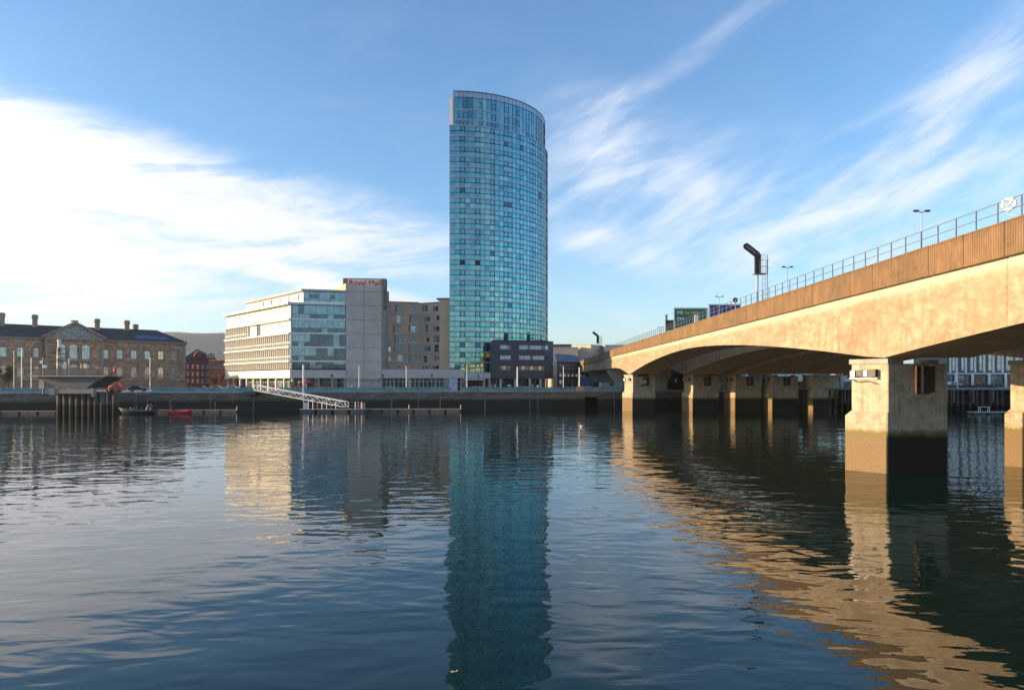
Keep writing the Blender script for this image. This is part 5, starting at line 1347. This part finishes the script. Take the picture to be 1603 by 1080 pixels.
# ================================================================== RIGHT-HAND TIMBER JETTY
def jetty():
    x0, x1 = WX(1188, 168), 175; Z = 5.6; t = thing('timber_jetty', 'dark timber piled jetty below the blue fence at the right', 'jetty', (x0, 168, 0))
    TIM = mat('black_jetty_timber', (.075, .06, .045), .95, var=.5, scale=1.0, stretch=(3, 3, .3), bump=.04, extra=tide(1.6, (.05, .05, .03), (.018, .016, .013), .8))
    yy = lambda x: 168-(x-x0)*.115
    fr = Frame((x0, yy(x0)), (x1, yy(x1)))
    MB().box(0, fr.L, -30, 0, Z-.5, Z, fr).build('deck', mat('jetty_deck', (.22, .21, .19), .85, var=.2), t)
    MB().box(0, fr.L, .003, .35, Z-.45, Z-.02, fr).build('edge_beam', mat('pale_timber_beam', (.24, .23, .21), .85), t)
    MB().box(0, fr.L, -2.6, -2.3, -2, Z-.5, fr).build('back_sheeting', TIM, t)
    n = int(fr.L/1.45)
    for i in range(n):
        u = .6+i*1.45+random.uniform(-.2, .2); MB().box(u-.22, u+.22, -.1, .32, -2, Z-.45, fr).build('pile', TIM, t)
    for zz in (1.9, 3.6): MB().box(0, fr.L, -.5, -.13, zz, zz+.35, fr).build('waling', TIM, t)
    for i in range(n): 
        if random.random() < .3: u = 1.3+i*1.45; MB().box(u-.15, u+.15, .05, .4, 2.2, Z-.5, fr).build('fender', mat('bleached_timber', (.17, .155, .13)), t)
    # fence
    f = thing('fence', 'blue and white patterned hoarding along the edge of the timber jetty', 'fence', (x0+5, yy(x0+5), Z))
    fp = MB(); q = fr
    pnl = None
    for i in range(16):
        u = 1+i*1.6
        MB().box(u, u+1.5, -1.1, -1.0, Z+.1, Z+1.5, fr).build('hoarding_panel', mat('hoarding_blue', (.10, .16, .30), .6, var=.8, scale=2.2, tint=(.5, .55, .62)) if i % 2 else mat('hoarding_navy', (.05, .08, .16), .6, var=.9, scale=2.6, tint=(.34, .4, .5)), f)
        MB().box(u+1.5, u+1.6, -1.15, -.95, Z, Z+1.6, fr).build('post', STEEL, f)
    r = thing('railing', 'thin steel railing along the jetty right of the big bridge pier', 'railing', (95, yy(95), Z), 'quay railings')
    u = (WX(1350, 165)-x0)
    while u < fr.L: MB().tube([fr(u, -.2, Z), fr(u, -.2, Z+1.1)], .035, 5).build('post', STEEL, r); u += 2
    for zz in (.6, 1.1): MB().tube([fr(WX(1350, 165)-x0, -.2, Z+zz), fr(fr.L, -.2, Z+zz)], .03, 5).build('handrail', STEEL, r)
    # floating pontoon with little tables
    Y = 148; pontoon(1523, 1640, Y, 'white edged floating pontoon with a small bench frame under the jetty', .55, 2.2, mat('pale_pontoon', (.5, .5, .47), .7))
    b = thing('bench', 'white framed bench standing on the floating pontoon', 'bench', (WX(1544, Y), Y+.6, .55)); bx = WX(1536, Y)
    MB().box(bx, bx+2.3, Y+.4, Y+1.1, 1.55, 1.65).build('seat', WSTEEL, b)
    for dx in (.1, 2.1): 
        for dy in (.45, 1.0): MB().box(bx+dx, bx+dx+.1, Y+dy, Y+dy+.08, .55, 1.55).build('leg', WSTEEL, b)
    x = WX(1332, 158); t2 = thing('lighting_mast', 'steel mast with a side boom left of the big bridge pier', 'mast', (x, 162, Z), 'white lighting masts along the promenade')
    MB().tube([(x, 162, Z), (x, 162, WZ(583, 162))], .14, 8).build('pole', WSTEEL, t2); MB().tube([(x, 162, WZ(586.5, 162)), (x+3.4, 162, WZ(586.5, 162))], .07, 6).build('boom', STEEL, t2)
    x = WX(1512, 156); t2 = thing('lighting_mast', 'thin white mast in front of the blue-grey flats', 'mast', (x, 159, Z), 'white lighting masts along the promenade'); MB().tube([(x, 159, Z), (x, 159, WZ(576, 159))], .12, 8).build('pole', WSTEEL, t2)
jetty()

# ladders on the quay wall and more people along the promenade
for i, (px, lab) in enumerate(((150+62, 'steel ladder on the quay wall behind the navy boat'), (330, 'steel ladder on the quay wall left of the gangway'), (655, 'steel ladder on the quay wall above the long narrow pontoon'), (842, 'steel ladder on the quay wall below the slate block'))):
    x, y = qp(px, -.5); t = thing('ladder', lab, 'ladder', (x, y, 0), 'steel ladders on the quay wall')
    for dx in (-.22, .22): MB().tube([(x+dx, y, -.5), (x+dx, y, G+.1)], .04, 5).build('stile', STEEL, t)
    for k in range(13): MB().tube([(x-.22, y, .1+k*.35), (x+.22, y, .1+k*.35)], .025, 4).build('rung', STEEL, t)
for px, bk, pose, sh, lg, rz, lab in [(252, 3, 'walk', (.10, .16, .28), BLK, 1.5, 'person in a blue coat walking in front of the right wing of the custom house'), (300, 4, 'walk', BLK, GREY, -1.5, 'person in a black coat walking past the brick warehouse'),
        (428, 3, 'stand', GREY, NAVY, .5, 'person in grey leaning at the railing right of the gangway head'), (612, 3.5, 'walk', TANC, BLK, 1.5, 'person in a tan coat walking below the tan apartment block'), (700, 3, 'walk', NAVY, BLK, -1.5, 'person in navy walking past the end of the podium shops'),
        (842, 3.2, 'stand', WHT, NAVY, 0, 'person in a white top standing before the slate block columns'), (896, 4, 'walk', BLK, BLK, 1.5, 'person in black walking past the black hoarding')]:
    x, y = qp(px, bk); person(x, y, G, rz, pose, sh, lg, lab)

# ================================================================== VEHICLES
def car(x, y, z, rz, mt, label, van=False, group='vehicles parked along the quay'):
    t = thing('parked_van' if van else 'parked_car', label, 'van' if van else 'car', (x, y, z), group)
    L, H = (5.4, 2.3) if van else (4.3, 1.45)
    prof = [(-L/2, .35), (-L/2, 1.0), (-L/2+.1, H-.1), (-L/2+.5, H), (L/2-1.7, H), (L/2-.95, 1.35), (L/2-.1, 1.15), (L/2, .9), (L/2, .35)] if van else \
           [(-L/2, .35), (-L/2, .85), (-L/2+.35, .98), (-L/2+.95, H), (L/2-1.9, H), (L/2-1.15, .98), (L/2-.15, .84), (L/2, .68), (L/2, .35)]
    ca, sa = math.cos(rz), math.sin(rz); M = lambda u, d, q: Vector((x+u*ca-d*sa, y+u*sa+d*ca, z+q))
    MB().slab(prof, -.85, .85, M).build('body', mt, t, bevel=.05)
    if van: wp = [(L/2-2.5, 1.35), (L/2-2.5, H-.25), (L/2-1.75, H-.25), (L/2-1.1, 1.35)]
    else: wp = [(-L/2+.65, .98), (-L/2+1.05, H-.08), (L/2-1.98, H-.08), (L/2-1.35, .98)]
    for d0, d1 in ((-.87, -.851), (.851, .87)): MB().slab(wp, d0, d1, M).build('side_window', BGLASS2, t)
    for u in (-L/2+.8, L/2-.85):
        for dd in (-.88, .72): 
            w = MB().tube([M(u, dd, .33), M(u, dd+.18, .33)], .33, 12).build('wheel', BLACK, t); MB().tube([M(u, dd-.01, .33), M(u, dd+.19, .33)], .18, 10).build('rim', STEEL, w)
    for dd in (-.65, .65): MB().box(L/2-.02, L/2+.02, dd-.15, dd+.15, .62, .76, M).build('headlight', PGLASS, t)
CR, CS, CW, CB = mat('car_red', (.22, .02, .015), .3, .2), mat('car_silver', (.5, .5, .52), .3, .5), mat('car_white', (.75, .75, .75), .3), mat('car_blue', (.03, .06, .14), .3, .3)
for px, Y, mt, lab, van, rz in [(316, 176, CR, 'dark red car parked behind the teal railing before the brick building', 0, .2), (341, 178, CS, 'silver car parked right of the dark red car', 0, .2), (216, 172, CB, 'dark blue car parked below the custom house', 0, .3), (366, 180, CW, 'white car partly hidden by the corner of the office', 0, .2),
        (1333, 176, CW, 'white van parked on the jetty left of the big pier', 1, .1), (1322, 182, CS, 'silver car parked behind the white van on the jetty', 0, .1), (1247, 190, CW, 'white van seen between the bridge piers', 1, .1), (952, 206, CS, 'silver van under the end of the bridge', 1, .2), (1493, 172, CW, 'white car parked before the blue-grey flats', 0, .1), (1112, 206, CB, 'blue car in the shade under the bridge', 0, .1)]:
    car(WX(px, Y), Y, 5.6 if px > 1180 and Y < 186 else G, rz, mt, lab, van)

# ================================================================== CAFE, HOARDINGS, SMALL THINGS
x, y = qp(480, 5.5); t = thing('parasol', 'red café parasol outside the white office', 'parasol', (x, y, G))
m = MB(); n = 8
for i in range(n):
    a, b = 2*math.pi*i/n, 2*math.pi*(i+1)/n; m.poly([(x, y, G+3.1), (x+2.1*math.cos(a), y+2.1*math.sin(a), G+2.35), (x+2.1*math.cos(b), y+2.1*math.sin(b), G+2.35)])
m.build('canopy', mat('parasol_red', (.36, .04, .03), .8), t); MB().tube([(x, y, G), (x, y, G+3.15)], .04, 6).build('pole', STEEL, t)
x, y = qp(463, 4); t = thing('cafe_kiosk', 'small red and green café kiosk left of the parasol', 'kiosk', (x, y, G))
MB().box(x-1.1, x+1.3, y-.8, y+.8, G, G+1.5).build('counter', mat('parasol_red', (.36, .04, .03)), t); MB().box(x-1.3, x-.3, y-.9, y+.9, G+1.5, G+2.5).build('hood', mat('kiosk_green', (.06, .22, .05), .7), t)
for i in range(5):
    x, y = qp(494+i*6, 4+.6*(i % 2)); t = thing('cafe_screen', ['orange café screen nearest the parasol', 'second orange café screen right of the parasol', 'middle orange café screen outside the office', 'orange café screen before the glass entrance', 'rightmost orange café screen outside the office'][i], 'screen', (x, y, G), 'orange café screens')
    MB().box(x-.48, x+.48, y-.03, y+.03, G+.25, G+1.15).build('panel', mat('orange_canvas', (.42, .13, .04), .8, var=.3, scale=3), t)
    for dx in (-.5, .5): MB().box(x+dx-.03, x+dx+.03, y-.04, y+.04, G, G+1.25).build('post', STEEL, t)
for i, px in enumerate((611, 747, 818, 914)):
    x, y = qp(px, 1.2); w = [1.3, 1.5, 1.6, 1.9][i]
    tag(MB().box(x-w, x+w, y-.3, y+.3, G, G+1.25).build('stone_block', mat('pinkish_stone', (.23, .18, .17), .85, var=.2, scale=2), bevel=.04), ['pinkish stone block below the black lamp by the concrete core', 'pinkish stone block before the tower entrance', 'pinkish stone block in front of the slate block', 'large pinkish stone block on the quay beside the blue hoarding'][i], 'block', 'stone blocks set in the quay railing')
for i, (px0, px1, Y, z1, c, lab) in enumerate([(880, 904, 206, 7.6, (.015, .02, .03), 'black hoarding right of the slate block'), (905, 929, 204, 8.6, (.02, .07, .15), 'blue hoarding under the landward end of the bridge'), (960, 972, 206, 8.4, (.01, .03, .16), 'deep blue hoarding behind the flared bridge pier'), (929, 958, 208, 7.0, (.03, .035, .045), 'dark fence between the flared bridge piers')]):
    t = thing('hoarding', lab, 'hoarding', (WX(px0, Y), Y, G)); n = max(2, int((WX(px1, Y)-WX(px0, Y))/1.25)); w = (WX(px1, Y)-WX(px0, Y))/n
    for j in range(n): MB().box(WX(px0, Y)+j*w+.02, WX(px0, Y)+(j+1)*w-.02, Y, Y+.06+.02*(j % 2), G, z1).build('panel', mat('hoarding_%d' % i, c, .6, var=.3), t)
# navigation roundel on the far pier
x0_ = 31.5; t = thing('navigation_mark', 'pale round navigation mark on the far pier of the railway bridge', 'sign', (x0_, 165.1, 6.6))
MB().tube([(x0_+.6, 165.25, 7.0), (x0_+.6, 165.15, 7.0)], .45, 14).build('disc', WSTEEL, t); MB().box(x0_-.4, x0_+.1, 165.1, 165.3, 5.9, 6.4).build('lamp_box', DARK, t)
# gull and drifting scraps
def gull(px, py, label):
    Y = EYE*F/(py-HZ); x = WX(px, Y); t = thing('gull', label, 'gull', (x, Y, 0)); k = 1.35
    m = MB(); m.tube([(x-.22*k, Y, .06*k), (x-.08*k, Y, .07*k), (x+.1*k, Y, .075*k), (x+.27*k, Y, .13*k)], [.05*k, .095*k, .085*k, .02*k], 8); m.tube([(x-.17*k, Y, .1*k), (x-.2*k, Y, .19*k), (x-.21*k, Y, .25*k)], [.05*k, .035*k, .045*k], 8); m.build('body', mat('gull_white', (.75, .74, .72), .7), t, smooth=True)
    MB().tube([(x-.25*k, Y, .245*k), (x-.32*k, Y, .235*k)], .012*k, 5, .004).build('beak', mat('yellow_paint', (.55, .47, .05)), t)
    MB().tube([(x-.08*k, Y-.06*k, .12*k), (x+.12*k, Y-.06*k, .13*k), (x+.3*k, Y-.03*k, .14*k)], [.03*k, .055*k, .01*k], 6).build('wing', mat('gull_grey', (.35, .36, .38), .7), t, smooth=True)
gull(911, 668, 'white gull floating on the water between the tower reflection and the bridge')
sx = WX(709, 16.5); m = MB(); rr = random.Random(4)
for i in range(5):
    a = Vector((sx+rr.uniform(-.06, .08), 16.5+rr.uniform(-.05, .05), .005)); m.poly([a, a+Vector((.05, .01, .015)), a+Vector((.04, .05, .02)), a+Vector((-.01, .04, .0))])
tag(m.build('floating_leaf', mat('dead_leaf', (.42, .30, .20), .8)), 'small scrap of pale dead leaves floating in the foreground reflection of the tower', 'leaf')

# ================================================================== TREES
def tree(x, y, z, h, spread, label, leafm, nleaf, seed, barkm=None, group='bare winter trees', ls=.16):
    rng = random.Random(seed); t = thing('tree', label, 'tree', (x, y, z), group); bm_ = MB(); ends = []
    def limb(p, d, L, r_, lev):
        pts = [p]; q = p
        for i in range(3):
            d = (d+Vector((rng.uniform(-.18, .18), rng.uniform(-.18, .18), rng.uniform(-.02, .14)))).normalized(); q = q+d*L/3; pts.append(q)
        bm_.tube(pts, r_, 5 if lev < 2 else 4, r_*.55, cap=False)
        if lev >= 2: ends.extend(pts[1:])
        if lev < 4:
            for k in range(3 if lev else 5):
                i = rng.choice([1, 2, 3, 3]); a = rng.uniform(0, 6.28); sp = .75
                limb(pts[i], (d+Vector((math.cos(a)*sp*spread, math.sin(a)*sp*spread, rng.uniform(.0, .35)))).normalized(), L*rng.uniform(.5, .72), r_*.5, lev+1)
    limb(Vector((x, y, z)), Vector((0, 0, 1)), h*.45, h*.022, 0)
    bm_.build('trunk', barkm or mat('winter_bark', (.075, .06, .05), .95, var=.3), t)
    if nleaf:
        lm = MB()
        for i in range(nleaf):
            c = rng.choice(ends)+Vector((rng.gauss(0, .25), rng.gauss(0, .25), rng.gauss(0, .2))); a = Vector((rng.gauss(0, 1), rng.gauss(0, 1), rng.gauss(0, 1))).normalized(); b = a.cross(Vector((rng.gauss(0, 1), rng.gauss(0, 1), 1))).normalized()
            s_ = ls*rng.uniform(.6, 1.3); lm.poly([c-a*s_, c+b*s_*.6, c+a*s_, c-b*s_*.6])
        lm.build('crown', leafm, t)
RUST = mat('rusty_leaves', (.17, .075, .03), .9, var=.5, scale=1.5); OLIVE = mat('dull_leaves', (.06, .06, .035), .9, var=.5, scale=1.5); BRN = mat('brown_twigs', (.16, .09, .055), .9, var=.4, scale=1.5)
for i, (px, Y, h, lm, nl, lab, z) in enumerate([(4, 178, 7.0, OLIVE, 1500, 'dark bushy tree at the far left edge', G), (14, 184, 5.5, OLIVE, 800, 'smaller twiggy tree right of the dark bushy tree', G), (344, 215, 5.6, RUST, 700, 'rust-leaved small tree before the brick annexe', G), (336, 219, 4.8, RUST, 500, 'low rust-leaved tree behind the silver car', G),
        (368, 182, 4.6, RUST, 160, 'thin rust-tinged tree at the left corner of the office', G), (359, 186, 4.2, RUST, 110, 'thin bare tree beside the left edge of the office', G),
        (1312, 206, 6.8, BRN, 900, 'brown twiggy tree at the left of the jetty trees', G), (1322, 214, 7.4, BRN, 900, 'tallest brown twiggy tree behind the white van', G), (1336, 206, 6.2, BRN, 900, 'brown twiggy tree nearest the big bridge pier', G), (1140, 215, 5, BRN, 300, 'brown tree glimpsed between the bridge piers', G)]):
    tree(WX(px, Y), Y, z, h, 1.0, lab, lm, nl, 20+i, group='small trees behind the quay')
for i, px in enumerate((1492, 1520, 1548)):
    x = WX(px, 170); rng = random.Random(i); m = MB()
    for k in range(420):
        c = Vector((x+rng.gauss(0, 1.7), 170+rng.gauss(0, .6), 5.7+abs(rng.gauss(0, .38)))); a = Vector((rng.gauss(0, 1), rng.gauss(0, 1), rng.gauss(0, 1))).normalized()*.14; b = a.cross(Vector((0.3, 1, .2))).normalized()*.09; m.poly([c-a, c+b, c+a, c-b])
    t = thing('shrub', ['low shrub at the left end of the row before the blue-grey flats', 'middle low shrub before the blue-grey flats', 'right-hand low shrub before the blue-grey flats'][i], 'shrub', (x, 170, 5.6), 'low shrubs on the jetty'); m.build('foliage', OLIVE, t)

# ================================================================== AIR
def haze():
    m = bpy.data.materials.new('thin_haze'); m.use_nodes = True; nt = m.node_tree; nt.nodes.clear()
    o = nt.nodes.new('ShaderNodeOutputMaterial'); v = nt.nodes.new('ShaderNodeVolumePrincipled'); nt.links.new(v.outputs[0], o.inputs['Volume'])
    v.inputs['Color'].default_value = (.86, .90, 1, 1); v.inputs['Density'].default_value = 0.7e-4; v.inputs['Anisotropy'].default_value = .3
    tag(MB().box(-7100, 7100, -9100, 9100, -3.1, 330).build('haze', m), kind='stuff')
haze()
